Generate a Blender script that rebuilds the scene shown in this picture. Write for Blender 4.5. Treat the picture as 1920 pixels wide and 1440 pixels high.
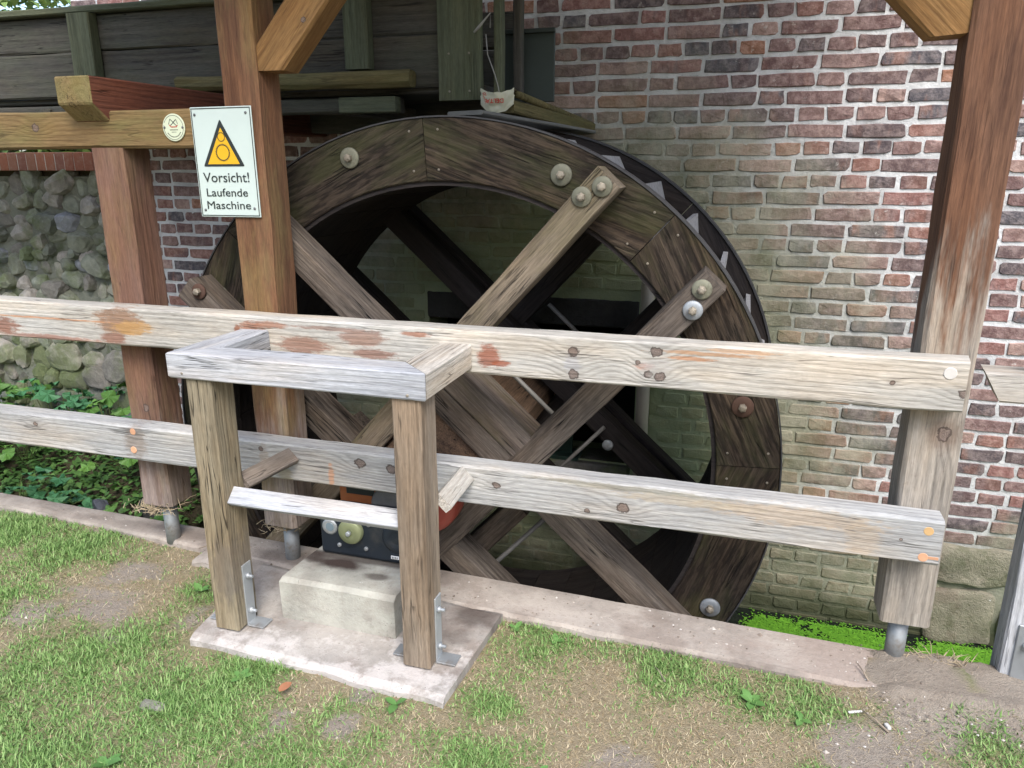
import bpy, bmesh, math, random
import numpy as np
from mathutils import Vector, Matrix, noise
R = math.radians
rnd = random.Random(7)
for o in list(bpy.data.objects): bpy.data.objects.remove(o)
S = bpy.context.scene
COL = S.collection

# ------------------------------------------------------------------ camera, world, sun, exposure
cam = bpy.data.cameras.new('camera'); camo = bpy.data.objects.new('camera', cam); COL.objects.link(camo)
cam.sensor_width = 36.0; cam.lens = 36.0 * 1411 / 1920; cam.clip_start = 0.05; cam.clip_end = 500
camo.location = (0, 0, 1.5); camo.rotation_euler = (R(90 - 16.1), 0, R(16.85))
S.camera = camo
SUN_EL, SUN_AZ = 50, 152          # azimuth clockwise from +Y: from behind the camera, a little to the right
W_ = bpy.data.worlds.new('World'); S.world = W_; W_.use_nodes = True
nt = W_.node_tree; bg = nt.nodes['Background']
sky = nt.nodes.new('ShaderNodeTexSky'); sky.sky_type = 'NISHITA'; sky.sun_disc = False
sky.sun_elevation = R(SUN_EL); sky.sun_rotation = R(SUN_AZ)
sky.air_density = 1.0; sky.dust_density = 2.0; sky.ozone_density = 1.0
nt.links.new(sky.outputs[0], bg.inputs[0]); bg.inputs[1].default_value = 0.15
sl = bpy.data.lights.new('sun', 'SUN'); sl.energy = 1.5; sl.angle = R(28); sl.color = (1.0, 0.99, 0.975)
so = bpy.data.objects.new('sun', sl); COL.objects.link(so)
sd = Vector((math.sin(R(SUN_AZ)) * math.cos(R(SUN_EL)), math.cos(R(SUN_AZ)) * math.cos(R(SUN_EL)), math.sin(R(SUN_EL))))
so.rotation_euler = sd.to_track_quat('Z', 'Y').to_euler()
S.view_settings.view_transform = 'Standard'; S.view_settings.look = 'None'
S.view_settings.gamma = 1.0; S.view_settings.use_curve_mapping = False
S.view_settings.exposure = 1.35
S.cycles.diffuse_bounces = 8; S.cycles.max_bounces = 14
S.render.resolution_x = 1024; S.render.resolution_y = 768

# ------------------------------------------------------------------ node helpers
class G:
    def __init__(s, name):
        s.m = bpy.data.materials.new(name); s.m.use_nodes = True
        s.t = s.m.node_tree; s.b = s.t.nodes['Principled BSDF']
    def put(s, sock, v):
        if hasattr(v, 'is_linked') or isinstance(v, bpy.types.NodeSocket): s.t.links.new(v, sock)
        elif v is not None:
            try:
                if len(v) == 3 and len(sock.default_value) == 4: v = (*v, 1)
            except TypeError: pass
            sock.default_value = v
    def n(s, ty, **k):
        nd = s.t.nodes.new('ShaderNode' + ty)
        for a, v in k.items(): setattr(nd, a, v)
        return nd
    def coord(s, w='Object'): return s.n('TexCoord').outputs[w]
    def pos(s): return s.n('NewGeometry').outputs['Position']
    def rand(s): return s.n('ObjectInfo').outputs['Random']
    def island(s): return s.n('NewGeometry').outputs['Random Per Island']
    def M(s, op, a, b=None, c=None, clamp=False):
        nd = s.n('Math', operation=op, use_clamp=clamp); s.put(nd.inputs[0], a)
        if b is not None: s.put(nd.inputs[1], b)
        if c is not None: s.put(nd.inputs[2], c)
        return nd.outputs[0]
    def V(s, op, a, b=None):
        nd = s.n('VectorMath', operation=op); s.put(nd.inputs[0], a)
        if b is not None:
            if op == 'SCALE': s.put(nd.inputs[3], b)
            else: s.put(nd.inputs[1], b)
        return nd.outputs['Value'] if op in ('LENGTH', 'DISTANCE', 'DOT_PRODUCT') else nd.outputs[0]
    def sep(s, v):
        nd = s.n('SeparateXYZ'); s.put(nd.inputs[0], v); return nd.outputs
    def comb(s, x=0, y=0, z=0):
        nd = s.n('CombineXYZ'); s.put(nd.inputs[0], x); s.put(nd.inputs[1], y); s.put(nd.inputs[2], z); return nd.outputs[0]
    def noise(s, v, scale=5, detail=4, rough=.55, dist=0, col=False):
        nd = s.n('TexNoise'); s.put(nd.inputs['Vector'], v); nd.inputs['Scale'].default_value = scale
        nd.inputs['Detail'].default_value = detail; nd.inputs['Roughness'].default_value = rough
        nd.inputs['Distortion'].default_value = dist
        return nd.outputs['Color' if col else 'Fac']
    def vor(s, v, scale=5, feat='F1', out='Distance'):
        nd = s.n('TexVoronoi', feature=feat); s.put(nd.inputs['Vector'], v); nd.inputs['Scale'].default_value = scale
        return nd.outputs[out]
    def step(s, v, a, b, lo=0., hi=1.):
        nd = s.n('MapRange', interpolation_type='SMOOTHSTEP'); s.put(nd.inputs[0], v)
        for i, x in enumerate((a, b, lo, hi)): s.put(nd.inputs[i + 1], x)
        return nd.outputs[0]
    def mix(s, f, a, b, blend='MIX'):
        nd = s.n('Mix', data_type='RGBA', blend_type=blend); s.put(nd.inputs[0], f)
        s.put(nd.inputs[6], a); s.put(nd.inputs[7], b); return nd.outputs[2]
    def ramp(s, f, stops, const=False):
        nd = s.n('ValToRGB'); s.put(nd.inputs[0], f); e = nd.color_ramp
        if const: e.interpolation = 'CONSTANT'
        while len(e.elements) < len(stops): e.elements.new(0.5)
        for el, (p, c) in zip(e.elements, stops): el.position = p; el.color = (*c, 1)
        return nd.outputs[0]
    def bump(s, h, st=.5, d=.01):
        nd = s.n('Bump'); s.put(nd.inputs['Height'], h); nd.inputs['Strength'].default_value = st
        nd.inputs['Distance'].default_value = d; s.t.links.new(nd.outputs[0], s.b.inputs['Normal'])
    def out(s, col, rough=.85, metal=0., spec=.3):
        s.put(s.b.inputs['Base Color'], col); s.put(s.b.inputs['Roughness'], rough)
        s.put(s.b.inputs['Metallic'], metal); s.put(s.b.inputs['Specular IOR Level'], spec); return s.m

def wood(name, c0, c1, c2, ring=70., pith=(.05, -.11), fibre=.5, checks=.5, knots=(), spots=(), grey=None, green=None, rough=.85, bump=.5, gcol=(.40, .37, .33), streak=0.):
    """weathered timber; local X is the grain. c0 dark late wood, c1 mid, c2 light. knots: (x, z, size); spots: (x, z, rx, rz, colour, strength)
    grey=(xa, xb): wears from the coloured stain at xa to bare grey timber at xb. green=(colour, amount)."""
    g = G(name); oc = g.coord(); r = g.rand()
    off = g.comb(g.M('MULTIPLY', r, 37.), g.M('MULTIPLY', r, 11.), g.M('MULTIPLY', r, 23.))
    p = g.V('ADD', oc, off)
    lo = g.V('MULTIPLY', p, (1.0, 5., 5.))
    wob = g.noise(lo, 2.2, 3, .5, col=True)
    w = g.V('SCALE', g.V('SUBTRACT', wob, (.5, .5, .5)), .045)
    xyz = g.sep(oc); wx = g.sep(w)
    rz = g.M('ADD', g.M('ADD', xyz[2], wx[2]), pith[1]); ry = g.M('ADD', g.M('ADD', xyz[1], wx[1]), pith[0])
    for (kx, kz, ks) in knots:
        d = g.V('LENGTH', g.V('MULTIPLY', g.V('SUBTRACT', oc, (kx, 0, kz)), (.55, 0, 1.)))
        e = g.M('MULTIPLY', g.M('EXPONENT', g.M('MULTIPLY', g.M('MULTIPLY', d, d), -1 / (ks * ks * 3.2))), ks * 1.6)
        rz = g.M('ADD', rz, e)
    d = g.M('SQRT', g.M('ADD', g.M('MULTIPLY', rz, rz), g.M('MULTIPLY', ry, ry)))
    sn0 = g.M('ADD', g.M('MULTIPLY', g.M('SINE', g.M('MULTIPLY', d, ring * 6.283)), .5), .5)
    late = g.M('POWER', sn0, 1.7)
    fib = g.noise(g.V('MULTIPLY', p, (5., 170., 170.)), 1., 3, .6)
    fib2 = g.noise(g.V('MULTIPLY', p, (2.2, 62., 62.)), 1., 4, .65)
    broad = g.noise(g.V('MULTIPLY', p, (1.3, 9., 9.)), 1., 5, .6)
    patch = g.step(g.noise(g.V('MULTIPLY', p, (1.7, 11., 11.)), 1., 3), .38, .62, .25, 1.)
    f = g.M('ADD', g.M('MULTIPLY', broad, .62), g.M('MULTIPLY', g.M('MULTIPLY', late, patch), -.12))
    f = g.M('ADD', f, g.M('MULTIPLY', g.M('SUBTRACT', fib, .5), fibre * .8))
    f = g.M('ADD', f, g.M('MULTIPLY', g.M('SUBTRACT', fib2, .38), fibre * .6))
    if streak:
        sk = g.noise(g.V('MULTIPLY', p, (11., 60., 60.)), 1., 3, .6)
        f = g.M('ADD', f, g.M('MULTIPLY', g.step(sk, .44, .62), -.26 * streak))
    col = g.ramp(f, [(.12, c0), (.42, c1), (.72, c2)])
    if grey:
        gn = g.M('ADD', xyz[0], g.M('MULTIPLY', g.M('SUBTRACT', g.noise(g.V('MULTIPLY', p, (2., 16., 16.)), 1., 5, .65), .5), 1.3))
        gm = g.step(gn, grey[0], grey[1])
        gcd = tuple(x * .45 for x in gcol); gl = tuple(min(1, x * 1.25) for x in gcol)
        gc = g.ramp(f, [(.1, gcd), (.42, gcol), (.72, gl)])
        col = g.mix(gm, col, gc)
    if green:
        gm = g.step(g.noise(g.V('MULTIPLY', p, (2., 6., 6.)), 1.5, 5, .65), .42, .68)
        col = g.mix(g.M('MULTIPLY', gm, green[1]), col, green[0])
    sn = g.V('SCALE', g.V('SUBTRACT', g.noise(g.V('MULTIPLY', oc, (22., 70., 70.)), 1., 5, .75, col=True), (.5, .5, .5)), 2.3)
    for (sx, sz, srx, srz, sc, st) in spots:
        q = g.V('MULTIPLY', g.V('SUBTRACT', oc, (sx, 0, sz)), (1 / srx, 0, 1 / srz))
        dd = g.V('LENGTH', g.V('ADD', q, sn))
        col = g.mix(g.M('MULTIPLY', g.step(dd, 1.25, .7), st), col, sc)
    for (kx, kz, ks) in knots:
        dk = g.V('LENGTH', g.V('ADD', g.V('MULTIPLY', g.V('SUBTRACT', oc, (kx, 0, kz)), (.85, 0, 1.)), g.V('SCALE', g.V('MULTIPLY', g.V('SUBTRACT', g.noise(oc, 70., 3, .6, col=True), (.5, .5, .5)), (1, 0, 1)), ks * .9)))
        halo = g.step(dk, ks * 2.2, ks * .8)
        col = g.mix(g.M('MULTIPLY', halo, .45), col, tuple(x * .62 for x in c1))
        rr = g.M('ADD', g.M('MULTIPLY', g.M('SINE', g.M('MULTIPLY', dk, 1300.)), .35), .5)
        kc = g.mix(rr, (.12, .085, .07), (.21, .165, .14))
        kc = g.mix(g.step(dk, ks * .44, ks * .62), kc, (.065, .048, .04))
        col = g.mix(g.M('MULTIPLY', g.step(dk, ks * .80, ks * .66), .92), col, kc)
    ch = g.noise(g.V('MULTIPLY', p, (1.8, 48., 48.)), 1., 2, .5, .4)
    crack = g.step(g.M('ABSOLUTE', g.M('SUBTRACT', ch, .5)), .022, .006)
    crack = g.M('MULTIPLY', crack, g.step(g.noise(g.V('MULTIPLY', p, (3., 9., 9.)), 1.3, 2), .5, .62))
    crack = g.M('MULTIPLY', crack, checks)
    col = g.mix(crack, col, tuple(x * .18 for x in c0))
    dirt = g.noise(p, 26., 5, .7)
    col = g.mix(g.step(dirt, .54, .8, 0, .45), col, tuple(x * .55 for x in c1))
    mic = g.noise(g.V('MULTIPLY', p, (30., 260., 260.)), 1., 2, .6)
    col = g.mix(1., col, g.ramp(mic, [(.25, (.80, .79, .78)), (.75, (1.2, 1.19, 1.18))]), 'MULTIPLY')
    tnt = g.noise(g.V('MULTIPLY', p, (1.6, 7., 7.)), 1., 4, .6)
    col = g.mix(1., col, g.ramp(tnt, [(.32, (.90, .93, .97)), (.5, (1., 1., 1.)), (.68, (1.05, .97, .88))]), 'MULTIPLY')
    h = g.M('ADD', g.M('MULTIPLY', late, -.35), g.M('ADD', fib, g.M('MULTIPLY', crack, -2.5)))
    h = g.M('ADD', h, g.M('MULTIPLY', broad, .6))
    g.bump(h, bump, .004)
    return g.out(col, rough, 0, .25)

def plain(name, c, rough=.6, metal=0., var=.25, scale=18., bump=.15, spec=.4, dirt=None):
    g = G(name); oc = g.coord(); nz = g.noise(g.V('ADD', oc, g.comb(g.M('MULTIPLY', g.rand(), 9.), 0, 0)), scale, 5, .65)
    col = g.mix(nz, tuple(x * (1 - var) for x in c), tuple(min(1, x * (1 + var)) for x in c))
    col = g.mix(1., col, g.ramp(g.rand(), [(0, (.78, .78, .78)), (1, (1.15, 1.15, 1.15))]), 'MULTIPLY')
    if dirt: col = g.mix(g.step(g.noise(oc, scale * .4, 6, .7), .5, .7), col, dirt)
    if bump: g.bump(nz, bump, .004)
    return g.out(col, g.M('ADD', g.M('MULTIPLY', nz, .25), rough - .12), metal, spec)

def concrete(name, c, white=0., brown=0., bumpd=.006, moss=0., oil=()):
    g = G(name); p = g.pos()
    a = g.noise(p, 5., 6, .65); b = g.noise(p, 42., 5, .7); v = g.noise(p, 160., 3, .6)
    col = g.mix(g.step(a, .3, .7), tuple(x * .78 for x in c), tuple(x * 1.2 for x in c))
    col = g.mix(g.step(b, .5, .78, 0, .5), col, tuple(x * .5 for x in c))
    if brown: col = g.mix(g.M('MULTIPLY', g.step(g.noise(p, 3.1, 6, .7), .45, .62), brown), col, (.15, .10, .075))
    if white:
        wn = g.M('ADD', g.noise(p, 9., 6, .72), g.M('MULTIPLY', g.sep(p)[1], -.75))
        col = g.mix(g.step(wn, -.93, -.76, 0, white), col, (.66, .61, .57))
    for (ox, oy, orx, ory, st) in oil:
        q = g.V('MULTIPLY', g.V('SUBTRACT', p, (ox, oy, 0)), (1 / orx, 1 / ory, 0)); q = g.V('ADD', q, g.V('SCALE', g.V('SUBTRACT', g.noise(p, 9., 4, .6, col=True), (.5, .5, .5)), 1.1))
        col = g.mix(g.M('MULTIPLY', g.step(g.V('LENGTH', g.V('MULTIPLY', q, (1, 1, 0))), 1.15, .45), st), col, (.06, .043, .036))
    pits = g.step(g.vor(p, 75.), .16, .10)
    pits = g.M('MULTIPLY', pits, g.step(g.noise(p, 20., 2), .5, .6))
    col = g.mix(g.M('MULTIPLY', pits, .7), col, tuple(x * .35 for x in c))
    if name == 'kerb_concrete':
        dx = g.M('ADD', g.sep(p)[0], g.M('MULTIPLY', g.M('SUBTRACT', g.noise(p, 7., 6, .7), .5), 1.1)); col = g.mix(g.step(dx, .05, .42), col, g.mix(b, (.235, .185, .155), (.41, .345, .295)))
    sp = g.M('MULTIPLY', g.step(g.noise(p, 17., 4, .7), .70, .76), .8); col = g.mix(sp, col, (.66, .65, .62))
    if moss: col = g.mix(g.M('MULTIPLY', g.step(g.noise(p, 6., 5, .7), .45, .65), moss), col, (.08, .10, .04))
    g.bump(g.M('ADD', g.M('ADD', g.M('MULTIPLY', a, .6), b), g.M('ADD', g.M('MULTIPLY', v, .4), g.M('MULTIPLY', pits, -.8))), .6, bumpd)
    return g.out(col, .92, 0, .2)

def algae(g, col, p, strength=.8):
    """green film on the masonry where the wheel splashes it, lightened near the axle to offset the shade, a dark wet band at the water"""
    s = g.sep(p)
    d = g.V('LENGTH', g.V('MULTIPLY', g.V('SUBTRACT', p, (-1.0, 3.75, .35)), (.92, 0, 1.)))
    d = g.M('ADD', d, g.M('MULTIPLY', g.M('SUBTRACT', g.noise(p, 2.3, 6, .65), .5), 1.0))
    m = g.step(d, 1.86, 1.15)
    low = g.step(g.M('ADD', s[2], g.M('MULTIPLY', g.noise(p, 3., 4), .6)), .2, -.15)
    m = g.M('MULTIPLY', g.M('MAXIMUM', m, low), strength)
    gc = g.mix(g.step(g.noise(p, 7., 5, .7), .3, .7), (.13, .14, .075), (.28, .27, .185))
    gc = g.mix(g.step(d, 1.15, .7), gc, g.mix(g.noise(p, 5., 5, .7), (.21, .26, .11), (.36, .40, .21)))  # film painted paler and greener near the axle to lift the shade there
    sm_ = g.M('MULTIPLY', g.step(g.noise(p, 4.3, 6, .7), .47, .60), m); col = g.mix(g.M('MULTIPLY', sm_, .8), col, (.42, .41, .33))
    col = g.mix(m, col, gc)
    wet = g.step(g.M('ADD', s[2], g.M('MULTIPLY', g.noise(p, 6., 4), .22)), -.42, -.62)
    return g.mix(g.M('MULTIPLY', wet, .8), col, (.028, .036, .014)), m

def brickmat(name, island):
    g = G(name); p = g.pos(); r = g.island() if island else g.rand()
    stops = [(0, (.095, .075, .080)), (.10, (.20, .115, .105)), (.21, (.15, .095, .092)), (.31, (.27, .125, .095)), (.41, (.095, .092, .105)), (.49, (.27, .165, .145)),
             (.60, (.36, .17, .10)), (.65, (.18, .10, .092)), (.75, (.40, .26, .215)), (.86, (.12, .085, .085)), (.93, (.29, .135, .115))]
    col = g.ramp(r, stops, True)
    q = g.V('ADD', p, g.comb(g.M('MULTIPLY', r, 31.), 0, g.M('MULTIPLY', r, 17.)))
    n1 = g.noise(g.V('MULTIPLY', q, (1., 1., .35)), 11., 4, .6); n2 = g.noise(q, 34., 5, .7); n3 = g.noise(q, 130., 3, .6)
    col = g.mix(g.step(n1, .5, .62, 0, .62), col, g.ramp(g.M('FRACT', g.M('MULTIPLY', r, 7.3)), [(0, (.10, .075, .078)), (.5, (.33, .15, .10)), (1, (.14, .11, .11))]))
    col = g.mix(g.step(n2, .35, .7), g.mix(.35, col, (.05, .04, .04)), g.mix(.25, col, (.62, .50, .45)))
    eff = g.M('MULTIPLY', g.step(g.noise(q, 24., 6, .75), .57, .70), g.step(g.noise(p, 1.7, 3), .46, .62))
    col = g.mix(g.M('MULTIPLY', eff, .75), col, (.60, .57, .52))
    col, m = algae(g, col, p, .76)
    g.bump(g.M('ADD', g.M('MULTIPLY', n2, 1.), g.M('MULTIPLY', n3, .6)), .75, .007)
    return g.out(col, .9, 0, .2)

def mortarmat():
    g = G('lime_mortar'); p = g.pos()
    a = g.noise(p, 6., 5, .65); b = g.noise(p, 60., 5, .7)
    col = g.mix(g.step(a, .3, .7), (.44, .44, .435), (.66, .66, .65))
    col = g.mix(g.step(b, .55, .8, 0, .5), col, (.28, .27, .25))
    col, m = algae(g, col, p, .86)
    g.bump(g.M('ADD', g.M('MULTIPLY', a, .8), b), .7, .01)
    return g.out(col, .95, 0, .15)

def stonemat(name, dark=1.0):
    g = G(name); p = g.pos(); r = g.rand()
    col = g.ramp(r, [(0, (.30, .31, .24)), (.2, (.42, .40, .33)), (.35, (.24, .25, .20)), (.5, (.36, .38, .31)), (.65, (.47, .43, .38)), (.8, (.28, .26, .23)), (.92, (.38, .39, .42))], True)
    if dark != 1: col = g.mix(1 - dark, col, (.03, .03, .025))
    q = g.V('ADD', p, g.comb(g.M('MULTIPLY', r, 31.), 0, 0)); n = g.noise(q, 13., 6, .7); n2 = g.noise(q, 60., 4, .7)
    col = g.mix(g.step(n, .3, .75), g.mix(.5, col, (.05, .05, .04)), col)
    col = g.mix(g.step(n2, .55, .8, 0, .5), col, (.45, .45, .38))
    mo = g.step(g.M('ADD', g.noise(p, 3.5, 5, .65), g.M('MULTIPLY', g.sep(p)[2], -.06)), .40, .60)
    col = g.mix(g.M('MULTIPLY', mo, .75), col, g.mix(n2, (.075, .10, .035), (.20, .24, .10)))
    g.bump(g.M('ADD', n, g.M('MULTIPLY', n2, .5)), .7, .012)
    return g.out(col, .92, 0, .2)

# ------------------------------------------------------------------ object helpers
WM = {}
def tag(o, label=None, cat=None, group=None, kind=None):
    if label: o['label'] = label
    if cat: o['category'] = cat
    if group: o['group'] = group
    if kind: o['kind'] = kind
    return o
def place(o, M, parent=None):
    WM[o] = M.copy(); o.parent = parent
    o.matrix_basis = (WM[parent].inverted() @ M) if parent else M
    return o
def link(name, me, mat=None, parent=None, M=None):
    if mat and not me.materials: me.materials.append(mat)
    o = bpy.data.objects.new(name, me); COL.objects.link(o)
    return place(o, M if M is not None else Matrix(), parent)
def empty(name, loc, label, cat, group=None):
    o = bpy.data.objects.new(name, None); o.empty_display_size = .1; COL.objects.link(o)
    place(o, Matrix.Translation(loc)); return tag(o, label, cat, group)
def mesh(name, verts, faces, smooth=False):
    me = bpy.data.meshes.new(name); me.from_pydata([tuple(v) for v in verts], [], faces); me.update()
    if smooth: me.polygons.foreach_set('use_smooth', [True] * len(me.polygons))
    return me
def frame(p0, p1, up=(0, 0, 1)):
    x = (Vector(p1) - Vector(p0)).normalized(); z = Vector(up); z = (z - x * z.dot(x)).normalized(); y = z.cross(x)
    m = Matrix((x, y, z)).transposed().to_4x4(); m.translation = Vector(p0); return m
def timber_mesh(L, w, h, ch=.006, e0=(0, 0), e1=(0, 0), jit=.0015, seg=.16, seed=0, taper=1.):
    n = max(1, int(L / seg)); rr = random.Random(seed); V = []; F = []
    a, b = w / 2, h / 2; c = min(ch, a * .6, b * .6)
    prof = [(-a + c, -b), (a - c, -b), (a, -b + c), (a, b - c), (a - c, b), (-a + c, b), (-a, b - c), (-a, -b + c)]
    for i in range(n + 1):
        t = i / n
        for (y, z) in prof:
            k = 1 + (taper - 1) * t
            y2, z2 = y * k, z * k
            x = L * t + (1 - t) * (e0[0] * y2 + e0[1] * z2) + t * (e1[0] * y2 + e1[1] * z2)
            V.append((x, y2 + rr.uniform(-jit, jit), z2 + rr.uniform(-jit, jit)))
    for i in range(n):
        for j in range(8):
            k = (j + 1) % 8; F.append((i * 8 + j, i * 8 + k, i * 8 + 8 + k, i * 8 + 8 + j))
    F.append(tuple(range(7, -1, -1))); F.append(tuple(n * 8 + j for j in range(8)))
    F = [f[::-1] for f in F]
    me = mesh('timber', V, F); bm = bmesh.new(); bm.from_mesh(me); bmesh.ops.recalc_face_normals(bm, faces=bm.faces); bm.to_mesh(me); bm.free(); return me
def timber(name, p0, p1, w, h, mat, parent=None, up=(0, 0, 1), **k):
    M = frame(p0, p1, up); L = (Vector(p1) - Vector(p0)).length
    return link(name, timber_mesh(L, w, h, seed=rnd.random(), **k), mat, parent, M)
def box_mesh(sx, sy, sz, bev=.004, seg=1):
    bm = bmesh.new(); bmesh.ops.create_cube(bm, size=1); bmesh.ops.scale(bm, vec=(sx, sy, sz), verts=bm.verts)
    if bev: bmesh.ops.bevel(bm, geom=bm.edges[:] , offset=bev, segments=seg, affect='EDGES', profile=.5)
    me = bpy.data.meshes.new('box'); bm.to_mesh(me); bm.free(); return me
def box(name, c, s, mat, parent=None, bev=.004, rot=None, seg=1):
    M = Matrix.Translation(c)
    if rot: M = M @ rot
    return link(name, box_mesh(*s, bev, seg), mat, parent, M)
def lathe_mesh(prof, n=24, smooth=True):
    """prof: list of (radius, y) revolved about local Y"""
    V = []; F = []
    for (r, y) in prof:
        for i in range(n):
            a = 2 * math.pi * i / n; V.append((r * math.cos(a), y, r * math.sin(a)))
    for j in range(len(prof) - 1):
        for i in range(n):
            k = (i + 1) % n; F.append((j * n + i, j * n + k, j * n + n + k, j * n + n + i))
    F.append(tuple(range(n))); F.append(tuple((len(prof) - 1) * n + i for i in range(n - 1, -1, -1)))
    me = mesh('lathe', V, F); bm = bmesh.new(); bm.from_mesh(me); bmesh.ops.recalc_face_normals(bm, faces=bm.faces); bm.to_mesh(me); bm.free()
    if smooth:
        me.polygons.foreach_set('use_smooth', [len(p.vertices) == 4 for p in me.polygons])
    return me
def tube_mesh(pts, r, n=8):
    V = []; F = []; P = [Vector(p) for p in pts]; m = len(P)
    for i, p in enumerate(P):
        t = (P[min(i + 1, m - 1)] - P[max(i - 1, 0)]).normalized(); a = Vector((0, 0, 1)) if abs(t.z) < .9 else Vector((1, 0, 0))
        u = t.cross(a).normalized(); v = t.cross(u); rr = r[i] if isinstance(r, (list, tuple)) else r
        for k in range(n): V.append(p + (u * math.cos(2 * math.pi * k / n) + v * math.sin(2 * math.pi * k / n)) * rr)
    for i in range(m - 1):
        for k in range(n): F.append((i * n + k, i * n + (k + 1) % n, i * n + n + (k + 1) % n, i * n + n + k))
    F.append(tuple(range(n - 1, -1, -1))); F.append(tuple((m - 1) * n + k for k in range(n)))
    return mesh('tube', V, F, True)
def copy(o, M, parent=None, name=None):
    c = o.copy(); COL.objects.link(c)
    for ch in list(o.children): pass
    return place(c, M, parent)

# camera projection of a point, used only to choose which repeated pieces are large in the picture
_th, _ya = R(16.1), R(16.85)
_F = Vector((-math.sin(_ya) * math.cos(_th), math.cos(_ya) * math.cos(_th), -math.sin(_th)))
_R = Vector((math.cos(_ya), math.sin(_ya), 0)); _U = _R.cross(_F)
def pix(p):
    v = Vector(p) - Vector((0, 0, 1.5)); z = v.dot(_F)
    return 960 + 1411 * v.dot(_R) / z, 720 - 1411 * v.dot(_U) / z

# ------------------------------------------------------------------ materials
KN = (-0.466, -0.464, -0.218, -0.235, -0.206)
RX0, RX1 = -6.2, .605                      # rails, x from the left end
TZ, BZ = .936, .478                        # rail centre heights
def rl(x): return x - RX0
red = (.21, .085, .045); dkred = (.115, .05, .032)
M_top_rail = wood('weathered_cream_rail', (.27, .25, .215), (.485, .46, .41), (.62, .60, .555), ring=62, pith=(.03, .10), checks=.6, fibre=.36,
    knots=[(rl(-.466), .024, .021), (rl(-.464), -.046, .021), (rl(-.218), .040, .022), (rl(-.237), -.030, .017), (rl(-.203), -.034, .02), (rl(.42), .0, .009), (rl(.60) - .004, -.019, .019), (rl(-.27), .006, .009)],
    spots=[(rl(-2.17), .02, .10, .050, (.22, .115, .06), .8), (rl(-2.11), -.002, .085, .026, (.36, .22, .09), .85), (rl(-2.2), -.045, .06, .02, (.20, .085, .05), .8),
           (rl(-2.75), -.03, .10, .035, (.21, .09, .055), .85), (rl(-2.5), -.062, .22, .010, (.28, .13, .09), .7), (rl(-2.5), .012, .3, .004, (.40, .20, .10), .8),
           (rl(-1.60), .03, .05, .022, (.24, .10, .055), .8), (rl(-1.52), .045, .06, .012, (.30, .13, .07), .75), (rl(-1.66), .022, .014, .02, (.22, .09, .05), .9),
           (rl(-1.40), -.02, .10, .028, (.22, .105, .07), .75), (rl(-1.18), .02, .09, .028, (.24, .13, .09), .75), (rl(-1.14), -.03, .08, .016, (.22, .11, .075), .8), (rl(-1.28), .045, .16, .008, (.25, .15, .11), .7),
           (rl(-.98), .045, .05, .009, (.28, .11, .055), .8), (rl(-.735), -.01, .035, .042, (.24, .08, .045), .85), (rl(-.70), -.03, .03, .010, (.30, .09, .045), .85),
           (rl(-.08), .045, .16, .006, (.42, .22, .10), .7), (rl(.02), .058, .10, .006, (.45, .25, .12), .6), (rl(-.12), .028, .07, .006, (.38, .17, .07), .7), (rl(-.25), -.006, .03, .012, (.34, .12, .06), .6),
           (rl(-.47), -.012, .026, .03, (.36, .35, .35), .75), (rl(-.21), .0, .05, .024, (.40, .385, .37), .6)])
M_low_rail = wood('weathered_grey_rail', (.25, .245, .235), (.45, .44, .415), (.59, .585, .565), ring=58, pith=(.03, -.09), checks=.6, fibre=.36,
    knots=[(rl(-1.212), .03, .024), (rl(-1.095), .022, .024), (rl(-.715), .012, .017), (rl(-.295), -.012, .024), (rl(-.41), -.038, .012), (rl(-1.612), .04, .012), (rl(.5), -.0, .006), (rl(-2.66), .03, .014)],
    spots=[(rl(-2.17), .005, .05, .07, (.24, .20, .165), .75), (rl(-1.6), .0, .02, .055, (.33, .27, .21), .6), (rl(-1.33), -.03, .012, .045, (.52, .28, .16), .75), (rl(-1.52), -.05, .03, .03, (.30, .25, .13), .5),
           (rl(.2), .03, .24, .03, (.42, .31, .20), .5), (rl(-.1), .035, .2, .016, (.40, .33, .23), .55), (rl(.4), -.01, .05, .06, (.45, .34, .22), .35), (rl(-.3), .055, .3, .010, (.26, .24, .18), .6)])
M_post_r = wood('brown_stained_post', (.085, .042, .026), (.18, .092, .053), (.275, .155, .092), ring=80, pith=(.02, .03), checks=.3, grey=(1.12, .86), gcol=(.36, .32, .27),
    knots=[(.62, .02, .026)])
M_post_s = wood('red_brown_post', (.085, .040, .022), (.175, .088, .046), (.26, .145, .07), ring=60, pith=(.09, .05), checks=.25, grey=(.62, .1), gcol=(.32, .26, .22),
    knots=[(1.2, .02, .02)], green=((.20, .145, .06), .55))
M_post_l = wood('faded_red_post', (.10, .054, .038), (.185, .105, .075), (.28, .185, .14), ring=60, pith=(.09, .05), checks=.35, grey=(.40, .0), gcol=(.33, .26, .225),
    knots=[(.42, .02, .02)], green=((.19, .14, .06), .35))
M_beam = wood('ochre_beam', (.12, .075, .032), (.215, .145, .066), (.30, .21, .10), ring=60, pith=(.02, .2), checks=.4, knots=[(3.3, .0, .02), (4.0, .01, .02)], green=((.17, .15, .055), .6))
M_beam_red = wood('dark_red_beam', (.08, .03, .02), (.16, .058, .035), (.22, .09, .05), ring=60, pith=(.02, .1), checks=.8)
M_beam_end = wood('ochre_end_grain', (.15, .10, .04), (.25, .18, .08), (.33, .25, .12), ring=45, pith=(.02, .03), checks=.6, green=((.14, .14, .05), .5))
M_brace = wood('ochre_brace', (.13, .065, .022), (.26, .145, .055), (.35, .215, .09), ring=50, pith=(.02, .2), checks=.3, knots=[(.35, .03, .018), (.22, -.03, .012)])
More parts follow.
